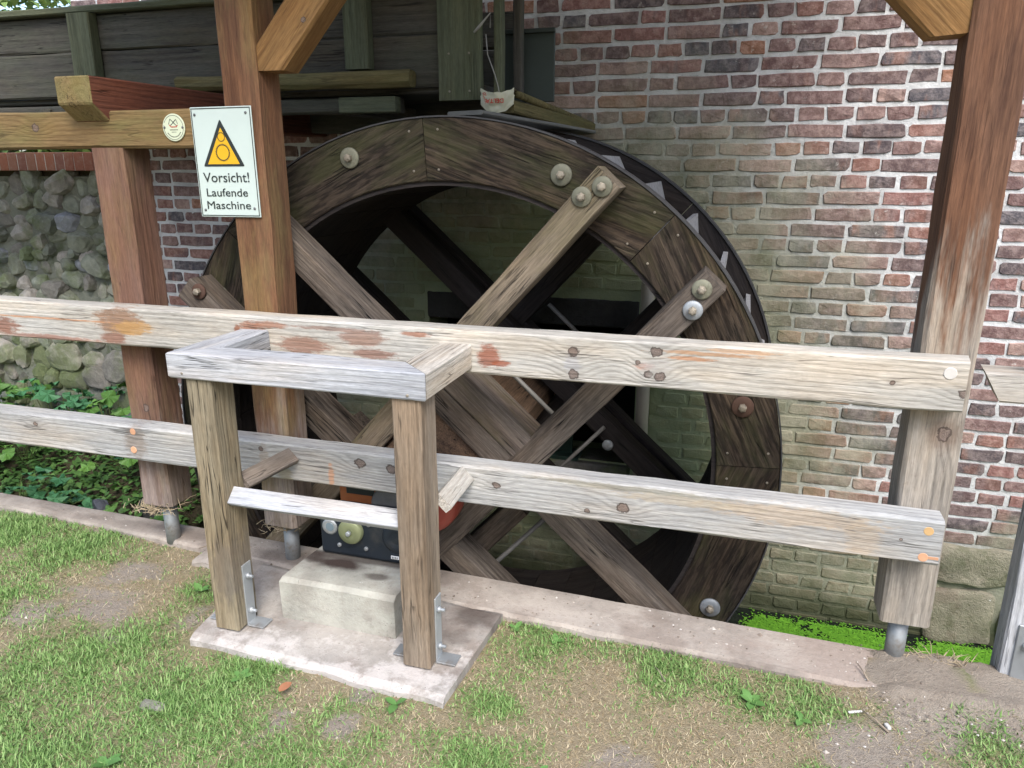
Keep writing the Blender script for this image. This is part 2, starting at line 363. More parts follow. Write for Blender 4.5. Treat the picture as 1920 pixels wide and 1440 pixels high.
M_stand = wood('silver_grey_board', (.26, .265, .275), (.46, .465, .475), (.63, .635, .64), ring=52, pith=(.05, .13), checks=.9, fibre=.4)
M_stand_w = wood('pale_grey_board', (.25, .22, .18), (.47, .44, .39), (.64, .61, .56), ring=60, pith=(.09, .02), checks=.6, fibre=.5)
M_leg = wood('olive_brown_leg', (.125, .10, .064), (.26, .22, .15), (.37, .325, .235), ring=75, pith=(.03, -.03), checks=.9, fibre=.6, spots=[(.22, .02, .12, .05, (.14, .12, .10), .6)])
M_leg2 = wood('brown_leg', (.12, .092, .066), (.25, .20, .15), (.36, .305, .235), ring=72, pith=(-.03, .04), checks=.6, fibre=.6)
M_plank = wood('dull_brown_plank', (.13, .105, .085), (.24, .20, .165), (.36, .32, .27), ring=60, pith=(.05, .13), checks=.5)
M_ring = wood('dark_oak_ring', (.020, .014, .010), (.062, .045, .031), (.125, .092, .064), ring=38, pith=(.02, .25), checks=.7, fibre=.8, streak=1., bump=1., green=((.055, .058, .022), .55))
M_arm = wood('brown_oak_arm', (.055, .044, .036), (.138, .113, .091), (.225, .19, .155), ring=40, pith=(.05, .2), checks=1., fibre=.7, streak=.4, bump=.8)
M_arm_t = wood('pale_oak_arm', (.09, .07, .05), (.215, .17, .12), (.32, .265, .195), ring=40, pith=(.05, .2), checks=.7, fibre=.8, bump=.8, green=((.13, .11, .05), .5))
M_hub = wood('stained_hub_oak', (.06, .048, .04), (.17, .138, .115), (.27, .23, .195), ring=40, pith=(.05, .2), checks=.8, fibre=.6, green=((.085, .07, .035), .7))
M_inner = wood('near_black_oak', (.015, .012, .012), (.038, .031, .028), (.068, .056, .048), ring=30, pith=(.05, .2), checks=.9)  # near-black tone for the drum, far ring and far arms
M_axle = wood('rust_brown_axle', (.05, .032, .022), (.145, .092, .058), (.23, .15, .095), ring=26, pith=(.05, .02), checks=1., fibre=.8)
M_flume = wood('dark_flume_plank', (.038, .035, .030), (.078, .073, .060), (.128, .121, .104), ring=30, pith=(.05, .2), checks=.7, green=((.075, .08, .055), .5))
M_flume_g = wood('green_flume_board', (.05, .055, .033), (.105, .115, .072), (.155, .165, .105), ring=36, pith=(.05, .2), checks=.4, green=((.085, .10, .055), .6))
M_log = wood('mossy_yellow_log', (.06, .05, .02), (.15, .125, .055), (.23, .19, .09), ring=40, checks=.5, green=((.09, .09, .035), .6))
M_bucket = plain('dusty_bucket_board', (.36, .35, .34), .95, 0, .4, 60., .6, .1, dirt=(.20, .19, .18))
M_iron = plain('dark_rim_iron', (.07, .068, .068), .65, .4, .4, 40., .3)
M_galv = plain('galvanised_steel', (.40, .42, .43), .55, .6, .18, 30., .12)
M_galv_d = plain('dull_galvanised_steel', (.36, .38, .39), .6, .6, .25, 25., .2, dirt=(.25, .22, .19))
M_washer = plain('zinc_washer', (.20, .195, .14), .65, .3, .3, 60., .3, dirt=(.11, .10, .07))
M_nut = plain('tarnished_nut', (.30, .26, .20), .6, .4, .3, 60., .2)
M_rustw = plain('rusted_washer', (.09, .05, .035), .85, .2, .3, 40., .3)
M_peg_o = plain('fresh_wood_plug', (.62, .33, .19), .8, 0, .12, 40., .1)
M_peg_y = plain('yellow_wood_plug', (.60, .38, .17), .8, 0, .15, 40., .1)
M_peg_g = plain('grey_wood_plug', (.50, .47, .43), .85, 0, .15, 40., .15)
M_rod = plain('pale_tie_rod', (.17, .16, .145), .6, .2, .2, 30., .1)
M_mortar = mortarmat(); M_brick = brickmat('old_brick', False); M_brick_s = brickmat('old_brick_mass', True)
M_stone = stonemat('rubble_stone'); M_stone_d = stonemat('damp_stone', .55); M_sand = None
M_smort = concrete('mossy_stone_mortar', (.20, .205, .165), moss=.7, bumpd=.015)
M_sand = concrete('mossy_sandstone', (.27, .245, .18), moss=.45, bumpd=.035, brown=.5)
M_kerb = concrete('kerb_concrete', (.37, .325, .28), brown=.35, oil=((.62, 2.2, .42, .5, .0), (-2.35, 2.37, .5, .05, .35), (-1.55, 2.33, .3, .06, .55), (.05, 2.16, .5, .02, .45)))
M_slab = concrete('slab_concrete', (.35, .32, .285), white=.5, brown=.45, oil=((-.78, 2.15, .10, .08, .7), (-.80, 2.02, .06, .05, .4)))
M_block = concrete('block_concrete', (.38, .37, .32), brown=.3, oil=((-1.27, 2.09, .12, .045, 1.), (-1.39, 2.12, .07, .05, .9), (-1.10, 2.05, .06, .025, .7), (-1.2, 2.14, .3, .03, .8)))
M_pit = concrete('damp_race_wall', (.09, .085, .07), moss=.6)
M_lintel = concrete('rough_black_lintel', (.05, .047, .042), bumpd=.03)
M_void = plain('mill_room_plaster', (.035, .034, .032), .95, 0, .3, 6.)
M_pipe = plain('beige_plastic_pipe', (.52, .45, .34), .45, 0, .12, 12., .05)
M_greenm = plain('dark_green_paint', (.035, .075, .055), .5, 0, .2, 14., .1, dirt=(.03, .04, .03))
M_blue = plain('slate_blue_paint', (.018, .025, .035), .5, .1, .2, 22., .08, dirt=(.045, .045, .045))
M_redp = plain('red_oxide_paint', (.30, .062, .042), .38, .05, .15, 12., .05)
M_orangep = plain('orange_paint', (.42, .14, .05), .5, 0, .2, 20., .08)
M_pulley = plain('greenish_brass_cover', (.24, .26, .14), .5, .3, .15, 25., .08)
M_greycast = plain('grey_cast_metal', (.13, .13, .13), .6, .3, .3, 40., .2)
M_white = plain('white_marking', (.75, .75, .75), .6, 0, .05, 20., 0)
M_glass = plain('blue_grey_glass', (.20, .26, .30), .15, .1, .2, 30., 0)
M_sheet = plain('dark_green_sheet', (.040, .050, .042), .55, .2, .25, 8., .08)
M_lead = plain('pale_grey_apron', (.16, .16, .145), .8, 0, .3, 14., .2)
M_sign = plain('white_enamel', (.56, .64, .585), .35, 0, .06, 9., .03, dirt=(.50, .57, .51))
M_ink = plain('black_print', (.022, .028, .026), .5, 0, .1, 20., 0)
M_yellow = plain('yellow_print', (.60, .34, .012), .45, 0, .06, 12., 0)
M_cream = plain('cream_enamel', (.50, .53, .38), .4, 0, .06, 15., .03)
M_redink = plain('red_print', (.42, .05, .03), .5, 0, .1, 20., 0)
M_bag = plain('white_plastic_foil', (.46, .45, .33), .4, 0, .2, 25., .3, dirt=(.45, .42, .28))
M_string = plain('grey_twine', (.30, .29, .26), .9, 0, .2, 20., 0)

# ------------------------------------------------------------------ ground, water, sky-lit setting
def hgt(x, y):
    z = -.028 + .012 * noise.noise((x * 1.3, y * 1.3, 0)) + .006 * noise.noise((x * 6, y * 6, 3)) + .003 * noise.noise((x * 20, y * 20, 5))
    m = max(0., min(1., (x - .25) / .4)) * max(0., min(1., (y - 1.95) / .25)); m = m * m * (3 - 2 * m)
    z += m * (.044 + .012 * noise.noise((x * 4, y * 4, 7)))
    return z
GREEN = [(-1.95, 1.45, .40), (-1.52, 1.5, .26), (-1.04, 1.63, .10), (-.56, 1.54, .17), (-.50, 2.10, .22), (-.15, 2.08, .14), (.12, 2.0, .13), (.30, 2.03, .10), (.80, 2.02, .12), (-2.9, 2.2, .28), (-2.55, 2.15, .22), (-1.84, 2.06, .10), (-1.75, 1.2, .4), (-1.1, 1.4, .25), (-.60, 1.76, .10), (.75, 2.3, .07), (.3, 1.75, .08), (-1.35, 1.70, .14), (-2.5, 1.75, .2)]
DRY = [(-.30, 1.88, .22), (-.05, 1.74, .28), (-1.12, 1.68, .10), (.15, 1.85, .2), (-.25, 1.6, .2), (-.55, 1.66, .09), (-2.2, 1.95, .2), (-2.3, 1.6, .12)]
BARE = [(-2.08, 1.86, .16), (.62, 2.12, .24), (.42, 1.86, .18), (-2.35, 1.75, .10), (-1.16, 1.55, .07), (-1.43, 1.37, .06), (-.98, 1.56, .07), (-.2, 1.66, .08), (.9, 2.25, .3), (.2, 1.6, .14), (-1.75, 1.9, .10), (-1.0, 1.70, .06), (-2.2, 2.08, .12)]
def fld(x, y, B): return max([0.] + [math.exp(-((x - a) ** 2 + (y - b) ** 2) / (r * r)) for a, b, r in B])
def greens(x, y):
    n = noise.noise((x * 3.2, y * 3.2, 11.)) * .45 + noise.noise((x * 11, y * 11, 4.)) * .35
    return max(0., min(1., fld(x, y, GREEN) * .76 + .15 + n - .42 * fld(x, y, DRY)))
def bares(x, y): return max(0., min(1., fld(x, y, BARE) * .85 + noise.noise((x * 6, y * 6, 2.)) * .5 + noise.noise((x * 19, y * 19, 6.)) * .35 - .12))

g = G('lawn_soil'); p = g.pos()
at = g.n('Attribute'); at.attribute_name = 'cover'; cov = g.sep(at.outputs['Vector'])
n1 = g.noise(p, 9., 6, .7); n2 = g.noise(p, 60., 5, .7); n3 = g.noise(p, 240., 3, .6)
soil = g.mix(n1, (.215, .175, .135), (.385, .335, .275)); soil = g.mix(g.step(n2, .5, .75, 0, .6), soil, (.15, .115, .095)); soil = g.mix(g.step(n3, .6, .75, 0, .5), soil, (.45, .39, .32))
thatch = g.mix(n2, (.19, .15, .09), (.40, .33, .22)); tgreen = g.mix(n2, (.11, .135, .05), (.22, .26, .10))
c = g.mix(cov[0], thatch, tgreen); c = g.mix(g.step(g.M('ADD', cov[1], g.M('MULTIPLY', n2, .35)), .35, .75), c, soil)
g.bump(g.M('ADD', n2, g.M('MULTIPLY', n3, .6)), .8, .012); M_lawn = g.out(c, .95, 0, .15)

xs = np.concatenate([[-60, -20, -8, -5.], np.arange(-3.4, 1.9, .04), [2.4, 3.5, 8, 20, 60]]); ys = np.concatenate([[-60, -20, -6, -2, -.5, .3], np.arange(.8, 2.28, .04), [2.30]])
V = []; cv = []
for y in ys:
    for x in xs:
        V.append((x, y, hgt(x, y) if (-5 < x < 3.5 and y > .3) else -.03)); cv.append((greens(x, y), bares(x, y), 0))
nx = len(xs); F = [(j * nx + i, j * nx + i + 1, j * nx + nx + i + 1, j * nx + nx + i) for j in range(len(ys) - 1) for i in range(nx - 1)]
# soil heaped over the kerb on the right
me = mesh('lawn', V, F, True); a = me.attributes.new('cover', 'FLOAT_VECTOR', 'POINT'); a.data.foreach_set('vector', np.array(cv, dtype=np.float32).ravel())
tag(link('lawn', me, M_lawn), 'patchy lawn of green and dry grass in front of the kerb', kind='structure')
V = []; cv = []; F = []; sx = np.arange(.30, 3.2, .03); sy = np.arange(2.04, 2.375, .015)
for y in sy:
    for x in sx:
        t = (x - .36 + .16 * noise.noise((x * 6, y * 6, 14)) + .05 * noise.noise((x * 21, y * 21, 2))) / .22; t = max(0., min(1., t)); e = max(0., min(1., (y - 2.06) / .09)); q = max(0, y - 2.34)
        V.append((x, y, -.035 + t * e * (.048 + .022 * abs(noise.noise((x * 5, y * 5, 1))) + .006 * noise.noise((x * 25, y * 25, 2))) - q * 1.1)); cv.append((.2, 1, 0))
k = len(sx); F = [(j * k + i, j * k + i + 1, j * k + k + i + 1, j * k + k + i) for j in range(len(sy) - 1) for i in range(k - 1)]
me = mesh('soil', V, F, True); a = me.attributes.new('cover', 'FLOAT_VECTOR', 'POINT'); a.data.foreach_set('vector', np.array(cv, dtype=np.float32).ravel())
tag(link('soil_heap', me, M_lawn), 'bare crumbly soil heaped over the kerb end by the right post', kind='structure')

def slab_mesh(front, back, z0, z1, sub=.05, rough=.004):
    """strip between two polylines with the same number of points; worn top edge"""
    fr = []; bk = []
    for i in range(len(front) - 1):
        L = math.hypot(front[i + 1][0] - front[i][0], front[i + 1][1] - front[i][1]); n = max(1, int(L / sub))
        for j in range(n):
            t = j / n; fr.append([front[i][k] * (1 - t) + front[i + 1][k] * t for k in (0, 1)]); bk.append([back[i][k] * (1 - t) + back[i + 1][k] * t for k in (0, 1)])
    fr.append(front[-1]); bk.append(back[-1]); V = []; F = []
    cols = [(0, z0), (0, z1 - .014), (.05, z1 - .002), (.35, z1), (.65, z1), (.95, z1 - .001), (1., z1 - .01), (1., z0)]
    for (a, b) in zip(fr, bk):
        for (t, z) in cols:
            x = a[0] * (1 - t) + b[0] * t; y = a[1] * (1 - t) + b[1] * t; e = rough * (2.2 if t in (0, 1) and z > z0 else .6)
            V.append((x + e * noise.noise((x * 13, y * 13, 1.)), y + e * noise.noise((x * 13, y * 13, 5.)), z + (e * .5 * noise.noise((x * 9, y * 9, 9.)) if z > z0 else 0)))
    m = len(cols)
    for i in range(len(fr) - 1):
        for j in range(m - 1): F.append((i * m + j, (i + 1) * m + j, (i + 1) * m + j + 1, i * m + j + 1))
    F.append(tuple(range(m))); F.append(tuple((len(fr) - 1) * m + j for j in range(m - 1, -1, -1)))
    me = mesh('slab', V, F); bm = bmesh.new(); bm.from_mesh(me); bmesh.ops.recalc_face_normals(bm, faces=bm.faces); bm.to_mesh(me); bm.free(); return me
kf = [(-7, 2.56), (-2.53, 2.335), (-1.62, 2.27), (-.686, 2.201), (.485, 2.146), (6, 1.92)]
kb = [(-7, 2.60), (-3.32, 2.474), (-1.62, 2.435), (-.8, 2.415), (.547, 2.36), (6, 2.13)]
tag(link('kerb', slab_mesh(kf, kb, -1.3, 0.), M_kerb), 'long dirty concrete kerb along the mill race', kind='structure')
sf = [(-1.654, 1.768), (-1.2, 1.742), (-.734, 1.715)]; sb = [(-1.70, 2.26), (-1.2, 2.23), (-.70, 2.203)]
tag(link('concrete_slab', slab_mesh(sf, sb, -.2, .004, rough=.006), M_slab), 'whitish worn concrete slab under the wooden guard frame', kind='structure')
box_l = link('kerb_patch', slab_mesh([(-2.0, 2.20), (-1.68, 2.17)], [(-2.0, 2.30), (-1.68, 2.28)], -.2, -.006, rough=.008), M_kerb); tag(box_l, 'broken strip of concrete in front of the kerb by the left posts', kind='structure')

g = G('dark_water'); p = g.pos(); g.bump(g.noise(p, 7., 3), .08, .02); M_water = g.out((.012, .016, .012), .06, 0, .5)
tag(link('water', mesh('water', [(-2.6, 2.2, -.77), (7, 1.9, -.77), (7, 3.9, -.77), (-2.6, 3.9, -.77)], [(0, 1, 2, 3)]), M_water), 'still dark water in the mill race under the wheel', kind='structure')
tag(link('race_bed', mesh('bed', [(-7, 2.2, -1.2), (7, 1.9, -1.2), (7, 4.2, -1.2), (-7, 4.2, -1.2)], [(0, 1, 2, 3)]), M_pit), 'muddy bed of the mill race', kind='structure')

# overgrown bank left of the wheel
g = G('bank_earth'); p = g.pos(); n1 = g.noise(p, 6., 6, .7); n2 = g.noise(p, 40., 5, .7)
c = g.mix(n1, (.035, .028, .018), (.10, .085, .05)); c = g.mix(g.step(n2, .5, .7, 0, .7), c, (.05, .07, .02)); g.bump(n2, .8, .02); M_bank = g.out(c, .95, 0, .15)
V = []; xs2 = np.arange(-7, -2.3, .08); ys2 = np.arange(2.40, 4.01, .08)
def bank(x, y):
    z = -.42 + .12 * noise.noise((x * 1.1, y * 1.1, 4)) + .05 * noise.noise((x * 4, y * 4, 8)) + .22 * max(0, (y - 3.0))
    t = max(0., min(1., (x + 2.45) / -.55)); return z * t + -1.0 * (1 - t)
for y in ys2:
    for x in xs2: V.append((x, y, bank(x, y)))
k = len(xs2); F = [(j * k + i, j * k + i + 1, j * k + k + i + 1, j * k + k + i) for j in range(len(ys2) - 1) for i in range(k - 1)]
tag(link('bank', mesh('bank', V, F, True), M_bank), 'dark earth bank behind the kerb below the rubble wall', kind='structure')
tag(link('garden_ground', mesh('garden', [(-60, 4.2, 1.42), (-3.74, 4.2, 1.42), (-3.74, 60, 1.42), (-60, 60, 1.42)], [(0, 1, 2, 3)]), M_lawn), 'higher ground of the garden behind the rubble wall', kind='structure')

# ------------------------------------------------------------------ brick mill wall
YW = 3.75; P_ = .0716; Z0 = -.82; XL, XR = -3.74, 2.6
OX0, OX1, OZ0, OZ1 = -1.62, -.47, -.03, .71           # opening behind the axle
LZ1 = .855                                           # top of the rough lintel
mill = empty('brick_wall', (0, YW, -.8), 'old red and dark brick mill wall with pale mortar, green with algae round the wheel', 'wall')
yb = YW + .3
def wbox(x0, x1, z0, z1, y0=YW + .011, y1=YW + .3):
    return [(x0, y0, z0), (x1, y0, z0), (x1, y1, z0), (x0, y1, z0), (x0, y0, z1), (x1, y0, z1), (x1, y1, z1), (x0, y1, z1)]
def multibox(name, L, mat, parent):
    V = []; F = []
    for b in L:
        k = len(V); V += b; F += [tuple(k + i for i in f) for f in ((0, 1, 5, 4), (1, 2, 6, 5), (2, 3, 7, 6), (3, 0, 4, 7), (4, 5, 6, 7), (3, 2, 1, 0))]
    return link(name, mesh(name, V, F), mat, parent)
# mortar bed: front face is a fine displaced grid
def mortar():
    V = []; F = []; st = .03
    gx = np.arange(XL, XR + .001, st); gz = np.arange(-1.25, 4.21, st)
    idx = {}
    for j, z in enumerate(gz):
        for i, x in enumerate(gx):
            if OX0 + .02 < x < OX1 - .02 and OZ0 + .02 < z < LZ1 - .02: continue
            idx[(i, j)] = len(V); V.append((x, YW + .006 + .003 * noise.noise((x * 9, z * 9, 0)) + .003 * noise.noise((x * 31, z * 31, 4)), z))
    for j in range(len(gz) - 1):
        for i in range(len(gx) - 1):
            q = [(i, j), (i + 1, j), (i + 1, j + 1), (i, j + 1)]
            if all(t in idx for t in q): F.append(tuple(idx[t] for t in q))
    return link('mortar', mesh('mortar', V, F, True), M_mortar, mill)
mortar()
multibox('wall_core', [wbox(XL, OX0, -1.25, 4.2, YW + .02), wbox(OX1, XR, -1.25, 4.2, YW + .02), wbox(OX0, OX1, -1.25, OZ0, YW + .02), wbox(OX0, OX1, LZ1, 4.2, YW + .02)], M_mortar, mill)
# dark room behind the opening
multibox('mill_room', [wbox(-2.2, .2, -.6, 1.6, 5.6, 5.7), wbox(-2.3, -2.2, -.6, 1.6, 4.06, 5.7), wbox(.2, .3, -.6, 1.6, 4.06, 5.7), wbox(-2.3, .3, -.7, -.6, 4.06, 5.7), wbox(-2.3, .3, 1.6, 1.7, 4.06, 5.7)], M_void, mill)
lint = link('lintel', None or box_mesh(OX1 - OX0, .3, LZ1 - OZ1, .008, 1), M_lintel, mill, Matrix.Translation(((OX0 + OX1) / 2, YW + .15, (LZ1 + OZ1) / 2)))
box('sill_stone', ((OX0 + OX1) / 2, YW + .09, OZ0 - .035), (OX1 - OX0 - .02, .26, .07), M_stone_d, mill, .01)
def brick_mesh(L, H, seed):
    rr = random.Random(seed); a, b = L / 2, H / 2; d = rr.uniform(.002, .0042); V = []; F = []
    j = lambda s=.0045: rr.uniform(-s, s)
    c = [rr.choice((.002, .003, .004, .006, .013)) for _ in range(4)]
    out = []
    for (sx, sz), cc in zip(((-1, -1), (1, -1), (1, 1), (-1, 1)), c):
        p1 = (sx * (a - cc), sz * b) if sx * sz > 0 else (sx * a, sz * (b - cc)); p2 = (sx * a, sz * (b - cc)) if sx * sz > 0 else (sx * (a - cc), sz * b)
        out += [p2, p1]
        if rr.random() < .12: pass
    mids = []
    for i in range(8):
        mids.append(out[i])
        q = out[(i + 1) % 8]
        if math.hypot(q[0] - out[i][0], q[1] - out[i][1]) > .06:
            mids.append(((q[0] + out[i][0]) / 2, (q[1] + out[i][1]) / 2))
    pts = [(x + j(), z + j(.0032)) for x, z in mids]; n = len(pts)
    for (x, z) in pts: V.append((x, .02, z))
    for (x, z) in pts: V.append((x, .006 + j(.001), z))
    for (x, z) in pts: V.append((x * (1 - d / a), .001 + j(.0015), z * (1 - d / b)))
    V.append((0, .0 + j(.002), 0))
    for k in range(n):
        q = (k + 1) % n
        F += [(k, q, n + q, n + k), (n + k, n + q, 2 * n + q, 2 * n + k), (2 * n + k, 2 * n + q, 3 * n)]
    me = mesh('brick', V, F); bm = bmesh.new(); bm.from_mesh(me)
    bmesh.ops.recalc_face_normals(bm, faces=bm.faces); bm.to_mesh(me); bm.free()
    if me.polygons[-1].normal.y > 0: me.flip_normals()
    return me
BL, BH, BT = .229, .107, .0545
variants = {'s': [brick_mesh(BL, BT, 100 + i) for i in range(10)], 'h': [brick_mesh(BH, BT, 200 + i) for i in range(8)], 't': [brick_mesh(.17, BT, 300 + i) for i in range(5)]}
for L in variants.values():
    for me in L: me.materials.append(M_brick)
BR = []
rb = random.Random(21)
nrow = int((3.6 - Z0) / P_)
for row in range(nrow):
    z = Z0 + P_ * (row + .5); kind = 's' if row % 2 == 0 else 'h'
    x = XL + (0 if kind == 's' else .06) + (.06 if row % 4 == 2 else 0)
    while x < XR:
        k = kind
        u = rb.random()
        if u < .17: k = 'h' if kind == 's' else 's'
        elif u < .23: k = 't'
        L = {'s': BL, 'h': BH, 't': .17}[k]; j = .0135 + rb.uniform(-.003, .004)
        cx = x + L / 2; x += L + j
        zz = z + rb.uniform(-.003, .003) + .006 * noise.noise((cx * 1.2, row * .1, 0))
        if cx > XR - .05: break
        if cx + L / 2 > OX0 - .01 and cx - L / 2 < OX1 + .01 and zz + BT / 2 > OZ0 - .07 and zz - BT / 2 < LZ1 + .01: continue
        if zz < -.24 and cx > 1.0: continue             # sandstone blocks stand here
        BR.append((k, cx, zz, rb.uniform(-.003, .002), rb.randrange(99), rb.uniform(-.010, .010)))
def hidden(px, py, z):
    if not (-20 < px < 1940 and -20 < py < 1440): return True
    if px < 170 or (170 < px < 300 and py > 275) or 388 < px < 545 or (350 < px < 490 and py < 410): return True
    if py > 560 and px < 330: return True
    if px < 915 and (18 < py < 200): return True
    if (px - 905) ** 2 / 540 ** 2 + (py - 790) ** 2 / 590 ** 2 < 1: return True
    if 545 + .0625 * px < py < 640 + .08 * px or 740 + .116 * px < py < 840 + .134 * px: return True
    if 1735 < px < 1880 and py < 660 or 1640 < px < 1810 and py > 660: return True
    if px > 1640 and py < 1.02 * (px - 1640) - 5: return True
    return py > 1060
vis = [b for b in BR if not hidden(*pix((b[1], YW, b[2])), b[2])]
vis.sort(key=lambda b: -b[1]); top = set(map(id, vis[:298]))
V = []; F = []
for b in BR:
    k, cx, zz, dy, vi, rot = b; M = Matrix.Translation((cx, YW + dy, zz)) @ Matrix.Rotation(rot, 4, 'Y')
    me = variants[k][vi % len(variants[k])]
    if id(b) in top: link('brick', me, None, mill, M)
    else:
        n = len(V); V += [M @ v.co for v in me.vertices]; F += [tuple(n + i for i in pl.vertices) for pl in me.polygons]
tag(link('brick_courses', mesh('brick_courses', V, F), M_brick_s, mill), kind='stuff')
# big sandstone blocks at the foot of the wall, right
for (x0, x1, z0, z1) in ((1.005, 1.42, -.46, -.245), (1.43, 1.75, -.48, -.245), (1.0, 1.32, -.78, -.475), (1.335, 1.75, -.78, -.49), (1.76, 2.2, -.62, -.25), (1.76, 2.2, -.80, -.63)):
    me = box_mesh(x1 - x0 - .02, .10, z1 - z0 - .018, .018, 2); bm = bmesh.new(); bm.from_mesh(me); bmesh.ops.subdivide_edges(bm, edges=bm.edges, cuts=5, use_grid_fill=True)
    for v in bm.verts: v.co += Vector((noise.noise(v.co * 9 + Vector((x0, 0, 0))), 1.4 * noise.noise(v.co * 11 + Vector((0, x0, 3))), noise.noise(v.co * 8 + Vector((x0, 5, 0))))) * .020
    bm.to_mesh(me); bm.free(); me.polygons.foreach_set('use_smooth', [True] * len(me.polygons))
    link('sandstone_block', me, M_sand, mill, Matrix.Translation(((x0 + x1) / 2, YW + .03, (z0 + z1) / 2)))

# downpipe and green steel bearing frame at the opening
pipe = link('downpipe', tube_mesh([(0, 0, -.72), (0, 0, -.05), (0, 0, .2), (0, 0, .55)], .034, 20), M_pipe, None, Matrix.Translation((-.425, YW - .05, .42)))
tag(pipe, 'beige plastic pipe standing on the algae-green wall behind the wheel', 'pipe')
br = empty('bearing_frame', (-.88, YW + .02, -.03), 'dark green steel upright for the axle bearing in the wall opening', 'bracket')
box('upright', (-.88, YW + .06, .29), (.15, .02, .64), M_greenm, br, .003); box('flange', (-.955, YW - .0, .29), (.012, .12, .64), M_greenm, br, .002); box('foot', (-.88, YW + .05, -.02), (.24, .14, .02), M_greenm, br, .002)
for z in (.20, .31): link('bolt', lathe_mesh([(.012, 0), (.012, -.01), (.009, -.014)], 6, False), M_greenm, br, Matrix.Translation((-.86, YW + .05, z)))
box('base_block', (-1.05, YW + .06, .09), (.16, .16, .2), M_stone_d, br, .006)

# ------------------------------------------------------------------ rubble wall on the left
YS = 3.95
rub = empty('rubble_wall', (-5, YS, -.4), 'mossy rubble stone wall with a row of upright red coping bricks', 'wall')
multibox('wall_core', [wbox(-9.5, XL - .005, -.6, 1.475, YS + .05, YS + .4)], M_bank, rub)
STN = []
def stone_mesh(seed, sub=3):
    bm = bmesh.new(); bmesh.ops.create_icosphere(bm, subdivisions=sub, radius=1); s = Vector((seed * 3.1, seed * 1.7, 0)); q = random.Random(seed)
    cuts = [(Vector((q.uniform(-1, 1), q.uniform(-1, .2), q.uniform(-1, 1))).normalized(), q.uniform(.55, .85)) for _ in range(9)] + [(Vector((q.uniform(-.3, .3), -1, q.uniform(-.3, .3))).normalized(), q.uniform(.45, .7))]
    for v in bm.verts:
        n = v.co.normalized(); m = max(abs(n.x), abs(n.z), .25) ** .6
        c = Vector((n.x / m, n.y, n.z / m))
        for (cn, cd) in cuts:
            t = c.dot(cn)
            if t > cd: c -= cn * (t - cd) * .4
        c *= 1 + .12 * noise.noise(n * 2 + s) + .07 * noise.noise(n * 5 + s) + .04 * noise.noise(n * 11 + s)
        if c.y > .3: c.y = .3
        v.co = c
    me = bpy.data.meshes.new('stone'); bm.to_mesh(me); bm.free(); return me
sm = [stone_mesh(i, 3) for i in range(11)]; smd = [m.copy() for m in sm]
for m in sm: m.materials.append(M_stone)
for m in smd: m.materials.append(M_stone_d)
rs = random.Random(5); z = 1.45; row = 0
while z > -.45:
    h = rs.uniform(.085, .15) if z > .45 else rs.uniform(.14, .19); x = -3.78 - rs.uniform(0, .06)
    while x > -6.2:
        w = h * rs.uniform(.75, 1.7); k = rs.uniform(.78, 1.12)
        M = Matrix.Translation((x - w / 2, YS + .035 + rs.uniform(-.025, .025), z - h / 2 + rs.uniform(-.035, .035))) @ Matrix.Rotation(rs.uniform(-.5, .5) if z > .4 else rs.uniform(-.1, .1), 4, 'Y') @ Matrix.Diagonal((w * .60 * k, .10 + rs.uniform(-.02, .03), h * rs.uniform(.55, .70) * k, 1))
        link('stone', rs.choice(sm if z > .30 else smd), None, rub, M); x -= w * rs.uniform(.92, 1.04)
    z -= h * .92; row += 1
V = []; gx = np.arange(-9, XL, .06); gz = np.arange(-.6, 1.48, .06)
for z in gz:
    for x in gx: V.append((x, YS + .0 + .03 * noise.noise((x * 5, z * 5, 0)), z))
k = len(gx); F = [(j * k + i, j * k + i + 1, j * k + k + i + 1, j * k + k + i) for j in range(len(gz) - 1) for i in range(k - 1)]
link('stone_mortar', mesh('stone_mortar', V, F, True), M_smort, rub)
cop = brick_mesh(.068, .112, 900); cop.materials.append(M_brick)
g = G('coping_brick'); p = g.pos(); r = g.rand(); n2 = g.noise(p, 40., 5, .7)
c = g.ramp(r, [(0, (.30, .12, .085)), (.3, (.36, .15, .10)), (.6, (.27, .125, .10)), (.85, (.33, .165, .12))], True); c = g.mix(g.step(n2, .4, .75, 0, .5), c, (.42, .28, .23)); g.bump(n2, .5, .004); M_cop = g.out(c, .9, 0, .2)
copm = box_mesh(.072, .30, .112, .004); copm.materials.append(M_cop)
for i in range(34): link('coping_brick', copm, None, rub, Matrix.Translation((XL - .05 - i * .0765, YS + .11 + rs.uniform(-.004, .004), 1.532)) @ Matrix.Rotation(rs.uniform(-.02, .02), 4, 'Y'))
multibox('coping_mortar', [wbox(XL - 2.62, XL - .005, 1.478, 1.578, YS - .034, YS + .25)], M_mortar, rub)

